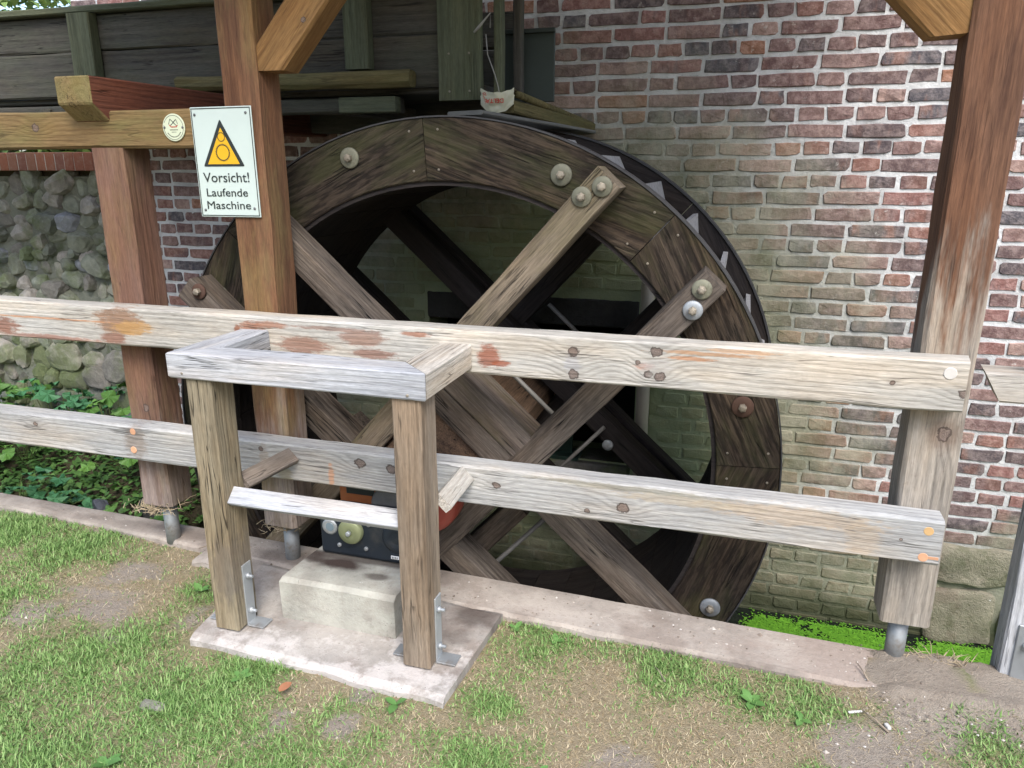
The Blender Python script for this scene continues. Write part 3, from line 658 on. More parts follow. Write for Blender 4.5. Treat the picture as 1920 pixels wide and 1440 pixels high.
# ------------------------------------------------------------------ water wheel
AX, AZ = -1.038, .440; PH = R(47.8)
uu = Vector((math.cos(PH), 0, math.sin(PH))); vv = Vector((-math.sin(PH), 0, math.cos(PH))); A0 = Vector((AX, 0, AZ))
def wp(u, v, y): q = A0 + uu * u + vv * v; return Vector((q.x, y, q.z))
wheel = empty('water_wheel', (AX, 3.0, AZ), 'large dark oak overshot water wheel with bolted arms standing in the mill race', 'water wheel')
RO, RI = 1.225, 1.012
def seg_mesh(a, r0, r1, th, n=10, gap=.003):
    """ring segment centred on angle 0 along local Z, local X tangential, thickness along local Y"""
    V = []; F = []; c = .004
    prof = [(r0, 0 + c), (r0 + c, 0), (r1 - c, 0), (r1, c), (r1, th), (r0, th)]
    for i in range(n + 1):
        t = -a / 2 + a * i / n
        for (r, y) in prof:
            dt = gap / r * (1 - 2 * i / n) * .5 if i in (0, n) else 0
            V.append((r * math.sin(t + dt), y, r * math.cos(t + dt)))
    m = 6
    for i in range(n):
        for j in range(m): F.append((i * m + j, i * m + (j + 1) % m, (i + 1) * m + (j + 1) % m, (i + 1) * m + j))
    F.append(tuple(range(m))); F.append(tuple(n * m + j for j in range(m - 1, -1, -1)))
    me = mesh('ring', V, F); bm = bmesh.new(); bm.from_mesh(me); bmesh.ops.recalc_face_normals(bm, faces=bm.faces); bm.to_mesh(me); bm.free(); return me
def polar(phi, y, c=A0):
    m = Matrix(((math.sin(phi), 0, math.cos(phi), 0), (0, 1, 0, 0), (-math.cos(phi), 0, math.sin(phi), 0), (0, 0, 0, 1)))
    m.translation = Vector((c.x, y, c.z)); return m
seg = seg_mesh(R(45), RI, RO, .055); seg.materials.append(M_ring)
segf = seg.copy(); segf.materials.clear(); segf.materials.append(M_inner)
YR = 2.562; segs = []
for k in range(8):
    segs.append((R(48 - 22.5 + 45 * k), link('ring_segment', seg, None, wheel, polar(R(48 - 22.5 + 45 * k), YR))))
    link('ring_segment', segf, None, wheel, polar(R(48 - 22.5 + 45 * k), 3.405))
def hoop(name, r0, r1, y0, y1, mat):
    V = []; F = []; n = 120
    for i in range(n):
        t = 2 * math.pi * i / n
        for (r, y) in ((r0, y0), (r1, y0), (r1, y1), (r0, y1)): V.append((r * math.cos(t), y, r * math.sin(t)))
    for i in range(n):
        q = (i + 1) % n
        for j in range(4): F.append((i * 4 + j, q * 4 + j, q * 4 + (j + 1) % 4, i * 4 + (j + 1) % 4))
    me = mesh(name, V, F); bm = bmesh.new(); bm.from_mesh(me); bmesh.ops.recalc_face_normals(bm, faces=bm.faces); bm.to_mesh(me); bm.free()
    return link(name, me, mat, wheel, Matrix.Translation(A0))
hoop('rim_strip', RO + .001, RO + .006, YR - .003, YR + .066, M_iron); hoop('rim_strip', RO + .001, RO + .009, 3.398, 3.468, M_iron)
hoop('inner_strip', RI - .016, RI - .001, YR + .012, YR + .075, M_inner)
sole = seg_mesh(R(10), RI - .006, RI + .018, .80, 3, .004); sole.materials.append(M_inner)
for k in range(36): link('sole_board', sole, None, wheel, polar(R(10 * k + 4), YR + .05))
# buckets: slanting boards between the two rings
d0 = Vector((0, 0, 1.203)); a1 = R(13); d1 = Vector((math.sin(a1), 0, math.cos(a1))) * 1.03
bk = timber_mesh((d1 - d0).length, .783, .018, ch=.002, seed=4, jit=.003, seg=.05); bk.materials.append(M_bucket)
Mb = frame(d0, d1, (1, 0, .3)); Mb.translation = d0
for k in range(36): link('bucket', bk, None, wheel, polar(R(66.1 + 10 * k), YR + .448) @ Mb)
# arms
nutm = lathe_mesh([(.014, 0), (.014, -.016), (.010, -.019)], 6, False); rodend = lathe_mesh([(.008, 0), (.008, -.016), (.006, -.018)], 10)
def washer_mesh(r):
    r *= .86
    return lathe_mesh([(r, 0), (r, -.006), (r - .003, -.009), (r * .42, -.009)], 28)
nutm.materials.append(M_nut); rodend.materials.append(M_nut)
def bolt(parent, x, z, y, r=.038, mat=M_washer, tilt=0):
    M = Matrix.Translation((x, y, z)) @ Matrix.Rotation(rnd.uniform(0, 1), 4, 'Y')
    link('washer', washer_mesh(r), mat, parent, M)
    link('nut', nutm, None, parent, M @ Matrix.Translation((0, -.009, 0)))
    link('bolt_end', rodend, None, parent, M @ Matrix.Translation((0, -.012, 0)))
YA = 2.43; AD = .13
def arm(name, p0, p1, w, mat, y=YA, d=AD):
    return timber(name, p0, p1, w, d, mat, wheel, up=(0, -1, 0), ch=.005, jit=.002)
yc = YA + AD / 2
armT = arm('arm', wp(-1.178, .233, yc), wp(1.178, .233, yc), .100, M_arm_t)
armR = arm('arm', wp(-1.178, -.233, yc), wp(1.178, -.233, yc), .095, M_arm)
armD1 = arm('arm', wp(.192, -1.178, yc + .004), wp(.192, 1.178, yc + .004), .094, M_arm)
armD2 = arm('arm', wp(-.250, -1.178, yc + .004), wp(-.250, 1.178, yc + .004), .100, M_arm)
armD2['label'] = 'lower left arm with a worn bare end'
for (x, z) in ((-.503, 1.408), (-.438, 1.440)): bolt(armT, x, z, YA - .001)
for (x, z) in ((-.111, 1.130), (-.135, 1.062)): bolt(armR, x, z, YA - .001, .037, M_washer if z > 1.1 else M_galv_d)
bolt(armD2, -2.005, 1.035, YA + .003, .036, M_rustw); bolt(armD1, -.09, -.35, YA + .003); bolt(armD1, -1.75, 1.42, YA + .003)
def nearest(phi): return min(segs, key=lambda s: abs(math.atan2(math.sin(s[0] - phi), math.cos(s[0] - phi))))[1]
for (dg, r, m) in ((67.1, 1.122, M_washer), (107.9, 1.146, M_washer), (14.3, 1.117, M_rustw), (-26.3, 1.149, M_galv_d), (150, 1.12, M_washer), (-60, 1.12, M_washer), (-110, 1.12, M_washer), (-160, 1.12, M_washer)):
    bolt(nearest(R(dg)), AX + r * math.cos(R(dg)), AZ + r * math.sin(R(dg)), YR - .001, .043, m)
scr = lathe_mesh([(.0045, 0), (.0045, -.002), (.002, -.003)], 8); scr.materials.append(M_nut)
for jn in (48, 93, 3):
    for s in (-2.6, 2.6):
        for r in (1.05, 1.185): link('screw', scr, None, nearest(R(jn + s)), Matrix.Translation((AX + r * math.cos(R(jn + s)), YR - .0, AZ + r * math.sin(R(jn + s)))))
# far arms
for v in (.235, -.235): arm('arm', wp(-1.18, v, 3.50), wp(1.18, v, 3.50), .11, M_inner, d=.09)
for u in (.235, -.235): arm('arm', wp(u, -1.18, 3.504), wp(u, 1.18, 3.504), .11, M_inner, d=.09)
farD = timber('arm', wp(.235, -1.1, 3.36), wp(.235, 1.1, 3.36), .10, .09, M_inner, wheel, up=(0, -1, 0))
link('washer', washer_mesh(.030), M_galv_d, farD, Matrix.Translation((-.532, 3.31, .243)))
# inner cross timbers and tie rods
timber('hub_timber', wp(.2955, -.19, yc + .009), wp(.2955, .185, yc + .009), .104, .15, M_hub, wheel, up=(0, -1, 0), ch=.004, jit=.002); timber('hub_timber', wp(-.352, -.19, yc + .03), wp(-.352, .185, yc + .03), .09, .15, M_hub, wheel, up=(0, -1, 0), ch=.004, jit=.002)
timber('cross_timber', wp(-.95, -.36, 2.66), wp(.02, -.36, 2.66), .09, .12, M_arm, wheel, up=(0, -1, 0))
timber('cross_timber', wp(-.9, .34, 2.66), wp(-.25, .34, 2.66), .08, .10, M_arm, wheel, up=(0, -1, 0))
for (a, b) in ((wp(.362, -.19, 2.70), wp(.362, .12, 2.70)), (wp(-1.0, -.463, 2.62), wp(.08, -.463, 2.62)), (wp(-.25, -.43, 3.27), wp(.26, -.43, 3.27)), (wp(.483, -.10, 3.30), wp(.483, .15, 3.30)), (wp(-.65, .65, 3.2), wp(-.40, .67, 3.2))):
    link('tie_rod', tube_mesh([a, (a + b) / 2, b], .0095, 10), M_rod, wheel)
def axle_mesh():
    pts = []; hu0, hu1, hv, c = -.197, .142, .182, .05
    pr = [(hu0 + c, -hv), (hu1 - c, -hv), (hu1, -hv + c), (hu1, hv - c), (hu1 - c, hv), (hu0 + c, hv), (hu0, hv - c), (hu0, -hv + c)]
    V = []; F = []
    for (y, s) in ((0, .94), (.02, 1), (.6, 1), (1.6, .9)):
        for (u, v) in pr: V.append((y, u * s, v * s))
    for i in range(3):
        for j in range(8): F.append((i * 8 + j, i * 8 + (j + 1) % 8, i * 8 + 8 + (j + 1) % 8, i * 8 + 8 + j))
    F.append(tuple(range(7, -1, -1))); F.append(tuple(24 + j for j in range(8)))
    me = mesh('axle', V, F); bm = bmesh.new(); bm.from_mesh(me); bmesh.ops.recalc_face_normals(bm, faces=bm.faces); bm.to_mesh(me); bm.free(); return me
Ma = Matrix((( 0, uu.x, vv.x, 0), (1, 0, 0, 0), (0, uu.z, vv.z, 0), (0, 0, 0, 1))); Ma.translation = Vector((AX, 2.46, AZ))
link('axle', axle_mesh(), M_axle, wheel, Ma)

# ------------------------------------------------------------------ timber shelter: posts, beams, braces, roof
sh = empty('timber_shelter', (-.8, 2.335, 0), 'brown timber shelter of posts, beams and knee braces over the wheel', 'shelter')
PY = 2.335
def post(x, z0, z1, mat, w=.14):
    p = timber('post', (x, PY, z0), (x, PY, z1), w, w, mat, sh, up=(1, 0, 0), ch=.010, jit=.002); return p
def foot(p, x, z0):
    link('steel_foot', lathe_mesh([(.029, 0), (.029, z0)], 20), M_galv_d, p, Matrix.Translation((x, PY, -.01)) @ Matrix.Rotation(R(90), 4, 'X') @ Matrix.Scale(-1, 4, (0, 1, 0)) if False else Matrix.Translation((x, PY, -.02)) @ Matrix.Rotation(R(90), 4, 'X'))
    box('foot_plate', (x, PY, z0 - .004), (.10, .10, .008), M_galv_d, p, .001)
pl = post(-2.198, .175, 1.565, M_post_l); foot(pl, -2.198, .175)
ps = post(-1.622, .165, 2.57, M_post_s); foot(ps, -1.622, .165)
pr_ = post(.566, .155, 2.57, M_post_r); foot(pr_, .566, .155)
timber('beam', (-6.5, PY, 1.627), (-1.694, PY, 1.627), .138, .128, M_beam, sh, ch=.008, jit=.002)
# cross beam with a chamfered end lapped over the front beam
def cross_beam(x, y0):
    pr = [(0, .145), (0, .055), (.07, 0), (1.55, 0), (1.55, .145)]; n = 5; V = []
    for yy in (-.074, .074): V += [(a, yy, b - .0725) for a, b in pr]
    F = [tuple(range(n)), tuple(range(2 * n - 1, n - 1, -1))] + [(i, n + i, n + (i + 1) % n, (i + 1) % n) for i in range(n)]
    me = mesh('beam', V, F); bm = bmesh.new(); bm.from_mesh(me); bmesh.ops.recalc_face_normals(bm, faces=bm.faces); bmesh.ops.bevel(bm, geom=bm.edges[:], offset=.005, segments=1, affect='EDGES'); bm.to_mesh(me); bm.free()
    me.materials.append(M_beam_red); me.materials.append(M_beam_end)
    for pl_ in me.polygons: pl_.material_index = 1 if pl_.normal.x < -.4 else 0
    return link('cross_beam', me, None, sh, frame((x, y0, 1.725), (x, y0 + 1, 1.725)))
cross_beam(-2.235, 2.195)
timber('plate', (-2.75, PY, 2.64), (.78, PY, 2.64), .14, .14, M_beam, sh)
def brace(p0, p1, mat): return timber('brace', p0, p1, .10, .125, mat, sh, up=(0, 0, 1), ch=.008, e0=(0, -.9), e1=(0, .9))
brace((-1.545, PY - .005, 1.80), (-.84, PY - .005, 2.57), M_brace); brace((.495, PY - .005, 1.82), (-.26, PY - .005, 2.57), M_brace)
roof_pts = []
def rz(y): return 2.72 + (y - PY) * .42
for x in np.arange(-2.65, .7, .66): timber('rafter', (x, 1.75, rz(1.75) + .06), (x, 3.74, rz(3.74) + .06), .08, .12, M_beam, sh)
rb_ = random.Random(3)
for i in range(13):
    y0 = 1.71 + i * .156; timber('roof_board', (-2.75, y0 + .075, rz(y0 + .075) + .135), (.70, y0 + .075, rz(y0 + .075) + .135), .15, .022, M_flume, sh, up=(0, -.42, 1), seg=1.)

# ------------------------------------------------------------------ fence rails
fence = empty('rail_fence', (-1.2, 2.2, 0), 'pale weathered two rail wooden fence in front of the water wheel', 'fence')
RYC = 2.2225; RW = .083
tr = timber('rail', (RX0, RYC, TZ), (RX1, RYC, TZ), RW, .142, M_top_rail, fence, ch=.006, jit=.002, e1=(.16, 0)); lr = timber('rail', (RX0, RYC, BZ), (RX1, RYC, BZ), RW, .140, M_low_rail, fence, ch=.008, jit=.002, e1=(.0, 0))
tr['label'] = 'cream upper rail with rust red paint stains and knots'; lr['label'] = 'greyer lower rail with round wood plugs'
RF = RYC - RW / 2
def plug(parent, x, z, r, mat, proud=.0015): link('plug', lathe_mesh([(r, .01), (r, -proud), (r - .0015, -proud - .0008)], 22), mat, parent, Matrix.Translation((x, RF, z)))
plug(lr, .567, .513, .0135, M_peg_y); plug(lr, .563, .431, .0135, M_peg_o); plug(lr, -2.177, .526, .0135, M_peg_o); plug(lr, -2.186, .450, .0135, M_peg_o)
plug(tr, .555, .973, .0165, M_peg_g)
box('inlay', (.585, RF + .003, .4315), (.036, .010, .010), M_peg_o, lr, .001)
# second fence piece and gate post at the far right
fp = empty('fence_post', (.93, 2.33, 0), 'grey squared fence post with a bolted steel plate, right of the fence end', 'post')
Mp = Matrix.Translation((.903, 2.352, -.05)) @ Matrix.Rotation(R(-5), 4, 'Z') @ Matrix.Rotation(R(-90), 4, 'Y')
pm = timber_mesh(1.15, .10, .10, .006, seed=8); link('post_timber', pm, M_stand, fp, Mp)
Mq = Matrix.Translation((.903, 2.352, 0)) @ Matrix.Rotation(R(-5), 4, 'Z')
link('steel_plate', box_mesh(.055, .006, .20, .002), M_galv, fp, Mq @ Matrix.Translation((.006, -.0545, .095)))
link('bolt', lathe_mesh([(.012, 0), (.012, -.008), (.006, -.010), (.006, -.024)], 8), M_galv, fp, Mq @ Matrix.Translation((.006, -.0575, .13)))
f2 = timber('side_rail', (.715, 2.40, .900), (3.2, 2.36, .900), .11, .085, M_stand_w, None, e0=(.1, -.55)); tag(f2, 'grey rail with a slanted end beyond the right brown post', 'rail')

# ------------------------------------------------------------------ guard frame on the slab
gf = empty('guard_frame', (-1.21, 2.0, 0), 'grey wooden guard frame with a square top on two front legs, built against the fence', 'guard frame')
zt, ht, wt = .922, .078, .112
x0, x1, yf, ybk = -1.642, -.795, 1.812, 2.179
timber('top_board', (x0 + wt / 2, yf + wt / 2, zt), (x1 - wt / 2, yf + wt / 2, zt), wt, ht, M_stand, gf, ch=.004, e0=(1, 0), e1=(-1, 0))
def side(x, s, mat):
    p0 = (x, yf + .0, zt); p1 = (x, ybk, zt); return timber('top_board', p0, p1, wt, ht, mat, gf, ch=.004, e0=(s, 0))
# right: local y points to -x for a board running +y; the mitre runs from the outer corner inwards
def mitre(x, sgn, mat):
    L = ybk - yf; M = frame((x, yf, zt), (x, ybk, zt)); me = timber_mesh(L, wt, ht, .004, seed=rnd.random())
    for v in me.vertices:
        t = max(0, 1 - v.co.x / L); outer = v.co.y * sgn
        v.co.x += t * (wt / 2 + outer) + .0015 * t
    return link('top_board', me, mat, gf, M)
mitre(x1 - wt / 2 + .0015, 1, M_stand_w); mitre(x0 + wt / 2 - .0015, -1, M_stand)
def leg(x, mat):
    l = timber('leg', (x, 1.878, .012), (x, 1.878, zt - ht / 2 - .001), .106, .090, mat, gf, up=(1, 0, 0), ch=.004, jit=.0015, seg=.1); return l
lL = leg(-1.549, M_leg); lR = leg(-.861, M_leg2)
def bracket(l, x):
    box('steel_strap', (x + .0475, 1.892, .115), (.005, .045, .23), M_galv, l, .001); box('base_plate', (x + .08, 1.892, .010), (.062, .055, .006), M_galv_d, l, .001)
    box('base_plate', (x - .075, 1.892, .010), (.05, .055, .006), M_galv_d, l, .001)
    for z in (.055, .185): link('bolt', lathe_mesh([(.011, 0), (.011, -.007), (.0055, -.009), (.0055, -.022)], 8), M_galv, l, Matrix.Translation((x + .050, 1.890, z)) @ Matrix.Rotation(R(90), 4, 'Z'))
bracket(lL, -1.549); bracket(lR, -.861)
# tilted skirt planks between the legs and back to the lower rail
def tilted(name, p0, p1, w, th, n, mat, **k): return timber(name, p0, p1, w, th, mat, gf, up=n, **k)
tilted('skirt_plank', (-1.503, 1.868, .484), (-.907, 1.868, .484), .058, .026, (0, -.72, .70), M_stand, ch=.002)
tilted('skirt_plank', (-1.512, 1.935, .506), (-1.482, 2.179, .506), .058, .026, (.7, 0, .72), M_plank, ch=.002)
tilted('skirt_plank', (-.806, 1.935, .522), (-.823, 2.179, .514), .060, .028, (.72, 0, .7), M_stand_w, ch=.002)
# nail heads
for (x, z) in ((x0 + .05, .90), (x1 - .055, .895)): link('screw', scr, None, gf, Matrix.Translation((x, yf + .0005, z)))

# ------------------------------------------------------------------ concrete block and gear motor
blk = link('concrete_block', slab_mesh([(-1.415, 1.948), (-.99, 1.948)], [(-1.385, 2.30), (-.975, 2.30)], .0045, .158, .08, .004), M_block); tag(blk, 'pale cast concrete block on the slab under the gear motor', 'block')
gm = empty('gear_motor', (-1.12, 2.22, .158), 'red motor on a slate blue gearbox behind the guard frame', 'motor')
box('gearbox', (-1.172, 2.215, .235), (.39, .15, .145), M_blue, gm, .012, seg=2)
box('gearbox_top', (-1.10, 2.225, .302), (.22, .10, .03), M_blue, gm, .01, seg=2)
link('pulley_cover', lathe_mesh([(.046, .05), (.046, 0), (.042, -.006), (.012, -.008), (.008, -.006)], 32), M_pulley, gm, Matrix.Translation((-1.238, 2.125, .268)))
link('shaft_stub', lathe_mesh([(.009, 0), (.009, -.012), (.006, -.014)], 12), M_galv, gm, Matrix.Translation((-1.238, 2.119, .268)))
link('oil_glass', lathe_mesh([(.030, .02), (.030, -.004), (.024, -.008)], 24), M_galv_d, gm, Matrix.Translation((-1.325, 2.142, .270)))
link('oil_glass', lathe_mesh([(.016, .02), (.016, -.004)], 20), M_glass, gm, Matrix.Translation((-1.322, 2.137, .272)))
link('bearing_cap', lathe_mesh([(.055, .02), (.055, -.008), (.046, -.014), (.030, -.014), (.022, -.009)], 32), M_blue, gm, Matrix.Translation((-1.065, 2.145, .262)))
for (x, z) in ((-1.290, .205), (-1.17, .30), (-1.185, .205)): link('bolt', lathe_mesh([(.008, .005), (.008, -.006), (.005, -.009)], 8), M_galv_d, gm, Matrix.Translation((x, 2.141, z)))
box('name_plate', (-1.075, 2.139, .187), (.030, .003, .012), M_white, gm, .0005)
for i in range(4): box('plate_mark', (-1.084 + i * .006, 2.1368, .187), (.0025, .001, .0075), M_ink, gm, 0)
link('motor_housing', lathe_mesh([(.08, -.005), (.118, .0), (.142, .02), (.150, .05), (.150, .11), (.135, .125)], 40), M_redp, gm, Matrix.Translation((-1.06, 2.296, .335)))
link('flywheel', lathe_mesh([(.072, .03), (.072, .0), (.066, -.006), (.03, -.008)], 32), M_greycast, gm, Matrix.Translation((-1.165, 2.29, .305)))
box('motor_guard', (-1.295, 2.335, .335), (.17, .05, .11), M_orangep, gm, .006); box('guard_window', (-1.29, 2.309, .347), (.115, .004, .045), M_ink, gm, .001)
# oil stain is part of the block's worn surface; a few pebbles lie about
# ------------------------------------------------------------------ flume over the wheel
fl = empty('flume', (-2.5, 2.9, 1.75), 'dark wooden plank flume carrying water above the wheel', 'flume')
YF, YB = 3.05, 3.56
for yy in (YF + .02, YB - .02):
    timber('side_plank', (-6.5, yy, 2.092), (-1.06, yy, 2.092), .035, .150, M_flume, fl, jit=.003); timber('side_plank', (-6.5, yy + .004, 1.914), (-1.06, yy + .004, 1.914), .035, .196, M_flume, fl, jit=.003)
timber('top_rail', (-6.5, YF + .005, 2.186), (-1.23, YF + .005, 2.186), .085, .030, M_flume_g, fl)
for i in range(3): timber('floor_plank', (-6.5, YF + .115 + i * .155, 1.805), (-1.05, YF + .115 + i * .155, 1.805), .15, .028, M_flume, fl)
def stud(x, w, z0, z1, mat=M_flume_g, y=YF - .028, d=.055): return timber('stud', (x, y, z0), (x, y, z1), d, w, mat, fl, up=(1, 0, 0), ch=.004)
stud(-2.963, .125, 1.87, 2.168); stud(-1.572, .108, 1.885, 2.168); stud(-4.3, .12, 1.84, 2.168)
w_ = stud(-1.133, .182, 1.757, 2.5, M_flume_g, YF - .017, .034); w_['label'] = 'wide greenish end board'
for (x, z) in ((-1.175, 1.79), (-1.09, 1.79), (-1.09, 1.93), (-1.175, 1.93)): link('screw', scr, None, w_, Matrix.Translation((x, YF - .0345, z)))
timber('ledger', (-2.46, YF - .035, 1.852), (-1.335, YF - .035, 1.842), .075, .062, M_log, fl, ch=.016, jit=.005)
timber('bearer', (-5.2, YF + .06, 1.752), (-1.44, YF + .06, 1.752), .10, .06, M_flume, fl); box('bearer_end', (-1.545, YF - .01, 1.748), (.26, .06, .062), M_flume_g, fl, .004)
for x in (-4.2, -3.3, -1.62): timber('cross_joist', (x, YF - .005, 1.74), (x, 3.74, 1.74), .09, .06, M_flume, fl)
timber('wall_beam', (-3.3, 3.66, 1.765), (-1.02, 3.66, 1.765), .14, .20, M_flume, fl)
timber('end_post', (-.985, YF + .03, 1.78), (-.985, YF + .03, 2.5), .05, .035, M_flume_g, fl, up=(1, 0, 0)); timber('end_post', (-.955, YF + .20, 1.78), (-.955, YF + .20, 2.5), .05, .035, M_flume, fl, up=(1, 0, 0))
sheet = box('hanging_sheet', (-.938, 3.36, 1.912), (.222, .012, .285), M_sheet, None, .003); tag(sheet, 'dark green sheet hanging at the open end of the flume', 'sheet')
box('sheet_edge', (-.938, 3.348, 2.052), (.226, .02, .018), M_sheet, sheet, .002)
ap = timber('splash_board', (-.957, 3.0, 1.728), (-.775, 3.73, 1.674), .125, .05, M_log, None, ch=.006); tag(ap, 'mossy splash board running back from the flume end to the brick wall', 'board')
link('rail_pipe', tube_mesh([(-.890, 3.0, 1.772), (-.82, 3.36, 1.735), (-.735, 3.74, 1.692)], .014, 10), M_log, ap)
ap2 = timber('apron_board', (-1.01, 2.74, 1.689), (-.765, 3.62, 1.655), .16, .014, M_lead, None); tag(ap2, 'thin pale grey board just above the top of the wheel', 'board')
# foil bag wrapped over the end of the splash board, printed upside down
def bag_mesh():
    V = []; F = []; nu, nv = 16, 8; rr = random.Random(9)
    for j in range(nv + 1):
        for i in range(nu + 1):
            s = i / nu; t = j / nv
            x = -.068 + .136 * s; z = .030 - .075 * math.sin(math.pi * (.10 + .80 * s)) ** .5 * t + .012 * (abs(s - .5) * 2) ** 3 * (1 - t) * 1.6
            y = -.012 - .030 * math.sin(math.pi * s) * (1 - .4 * t) + .012 * noise.noise((s * 6, t * 5, 2))
            V.append((x + .004 * noise.noise((s * 7, t * 7, 1)), y, z + .004 * noise.noise((s * 8, t * 4, 6))))
    for j in range(nv):
        for i in range(nu): F.append((j * (nu + 1) + i, j * (nu + 1) + i + 1, (j + 1) * (nu + 1) + i + 1, (j + 1) * (nu + 1) + i))
    n = len(V)
    for i in range(nu + 1):
        s = i / nu; V.append((-.06 + .12 * s, .10, .034)); V.append((-.06 + .12 * s, .10, .030))
    for i in range(nu): F.append((i, n + 2 * i, n + 2 * i + 2, i + 1)); 
    return mesh('bag', V, F, True)
bagM = Matrix.Translation((-.957, 2.975, 1.745))
bag = link('foil_bag', bag_mesh(), M_bag, None, bagM); tag(bag, 'crumpled white foil bag with upside-down red lettering, tucked over a board end', 'bag')
st = link('twine', tube_mesh([(-1.004, 2.97, 1.987), (-.997, 2.97, 1.914), (-.968, 2.97, 1.841), (-.955, 2.972, 1.796), (-.950, 2.975, 1.765)], .0022, 5), M_string); tag(st, 'thin grey twine hanging from the flume to the foil bag', 'twine')
web = link('twine', tube_mesh([(-1.052, 2.97, 1.995), (-1.03, 2.965, 2.012), (-.985, 2.97, 2.06), (-.99, 2.98, 2.01)], [.004, .006, .003, .002], 5), M_string, st)

# ------------------------------------------------------------------ lettering, sign, plaque
def text_mesh(s, size, bold=.0, ex=.0006):
    cu = bpy.data.curves.new('text', 'FONT'); cu.body = s; cu.size = size; cu.align_x = 'LEFT'; cu.extrude = ex; cu.offset = bold; cu.resolution_u = 4
    o = bpy.data.objects.new('text', cu); COL.objects.link(o); bpy.context.view_layer.update()
    me = bpy.data.meshes.new_from_object(o.evaluated_get(bpy.context.evaluated_depsgraph_get())); bpy.data.objects.remove(o); bpy.data.curves.remove(cu); return me
def letters(name, s, M, width, height, mat, parent, bold=.0):
    me = text_mesh(s, 1.0, bold / height * .0 + bold, .01); xs_ = [v.co.x for v in me.vertices]; w = max(xs_) - min(xs_); x_ = min(xs_)
    cap = .73
    for v in me.vertices: v.co = Vector(((v.co.x - x_) * width / w, v.co.y * height / cap, v.co.z * .05))
    return link(name, me, mat, parent, M)
face = Matrix.Rotation(R(90), 4, 'X')     # text plane XY -> XZ facing -Y
sg = empty('warning_sign', (-1.695, 2.258, 1.513), 'white warning sign with a yellow gear triangle, screwed to the brown post', 'sign')
SM = Matrix.Translation((-1.695, 2.258, 1.513)) @ Matrix.Rotation(R(-.3), 4, 'Y')
link('panel', box_mesh(.238, .004, .358, .001), M_sign, sg, SM)
def flat(name, polys, mat, parent, M, y=-.0034, th=.0008):
    V = []; F = []
    for pts in polys:
        k = len(V); n = len(pts); V += [(x, y, z) for x, z in pts] + [(x, y + th, z) for x, z in pts]
        F.append(tuple(k + i for i in range(n))); F += [(k + i, k + n + i, k + n + (i + 1) % n, k + (i + 1) % n) for i in range(n)]
    me = mesh(name, V, F); bm = bmesh.new(); bm.from_mesh(me); bmesh.ops.recalc_face_normals(bm, faces=bm.faces); bm.to_mesh(me); bm.free(); return link(name, me, mat, parent, M)
def rect(x0, x1, z0, z1): return [(x0, z0), (x1, z0), (x1, z1), (x0, z1)]
a, b, t = .1155, .1755, .0028
flat('border', [rect(-a, a, b - t, b), rect(-a, a, -b, -b + t), rect(-a, -a + t, -b + t, b - t), rect(a - t, a, -b + t, b - t)], M_ink, sg, SM, -.0030)
tc = (-.006, -.0); T1 = [(-.087, -.012), (.076, -.012), (-.0055, .140)]
def rounded(tri, r=.006):
    P = []; n = len(tri)
    for i in range(n):
        p = Vector(tri[i]); q0 = (Vector(tri[i - 1]) - p).normalized(); q1 = (Vector(tri[(i + 1) % n]) - p).normalized()
        P += [tuple(p + q0 * r), tuple(p + (q0 + q1) * r * .25), tuple(p + q1 * r)]
    return P
flat('triangle_border', [rounded(T1, .006)], M_ink, sg, SM, -.0030)
cx_, cz_ = -.0055, .0387; T2 = [(cx_ + (x - cx_) * .77, cz_ - .004 + (z - cz_) * .77) for x, z in T1]
flat('triangle_field', [T2], M_yellow, sg, SM, -.0038)
def gear(cx, cz, r, n, M):
    P = []
    for i in range(n):
        a0 = 2 * math.pi * i / n; a1 = 2 * math.pi * (i + .5) / n; q = [(r * math.cos(a0), r * math.sin(a0)), (r * 1.13 * math.cos(a0 + .06), r * 1.13 * math.sin(a0 + .06)), (r * 1.13 * math.cos(a1 - .06), r * 1.13 * math.sin(a1 - .06)), (r * math.cos(a1), r * math.sin(a1))]
        k = .90; P.append([(cx + x, cz + z) for x, z in [(r * k * math.cos(a0), r * k * math.sin(a0))] + q + [(r * k * math.cos(a1), r * k * math.sin(a1))]][::-1])
        a2 = 2 * math.pi * (i + 1) / n; P.append([(cx + x, cz + z) for x, z in ((r * k * math.cos(a1), r * k * math.sin(a1)), (r * math.cos(a1), r * math.sin(a1)), (r * math.cos(a2), r * math.sin(a2)), (r * k * math.cos(a2), r * k * math.sin(a2)))][::-1])
    flat('gear_symbol', P, M_ink, sg, M, -.0046)
gear(-.0055, .083, .0142, 22, SM); gear(-.0045, .033, .0262, 34, SM)
for (s, x, z, w, h) in (('Vorsicht!', -.094, -.063, .182, .0335), ('Laufende', -.087, -.110, .164, .0275), ('Maschine', -.090, -.152, .174, .0275)):
    letters('lettering', s, SM @ Matrix.Translation((x, -.0032, z)) @ face, w, h, M_ink, sg, .0)
sc = lathe_mesh([(.0045, .002), (.0045, -.002), (.002, -.003)], 10); sc.materials.append(M_greycast)
for (x, z) in ((-.102, .155), (.098, .158), (-.100, -.156), (.098, -.150)): link('screw', sc, None, sg, SM @ Matrix.Translation((x, -.002, z)))
pq = empty('mill_plaque', (-1.893, 2.262, 1.629), 'small round cream plaque with a mill emblem, left of the warning sign', 'plaque')
QM = Matrix.Translation((-1.893, 2.2635, 1.629))
link('disc', lathe_mesh([(.045, .002), (.045, -.001), (.0435, -.002)], 40), M_cream, pq, QM)
ringp = []
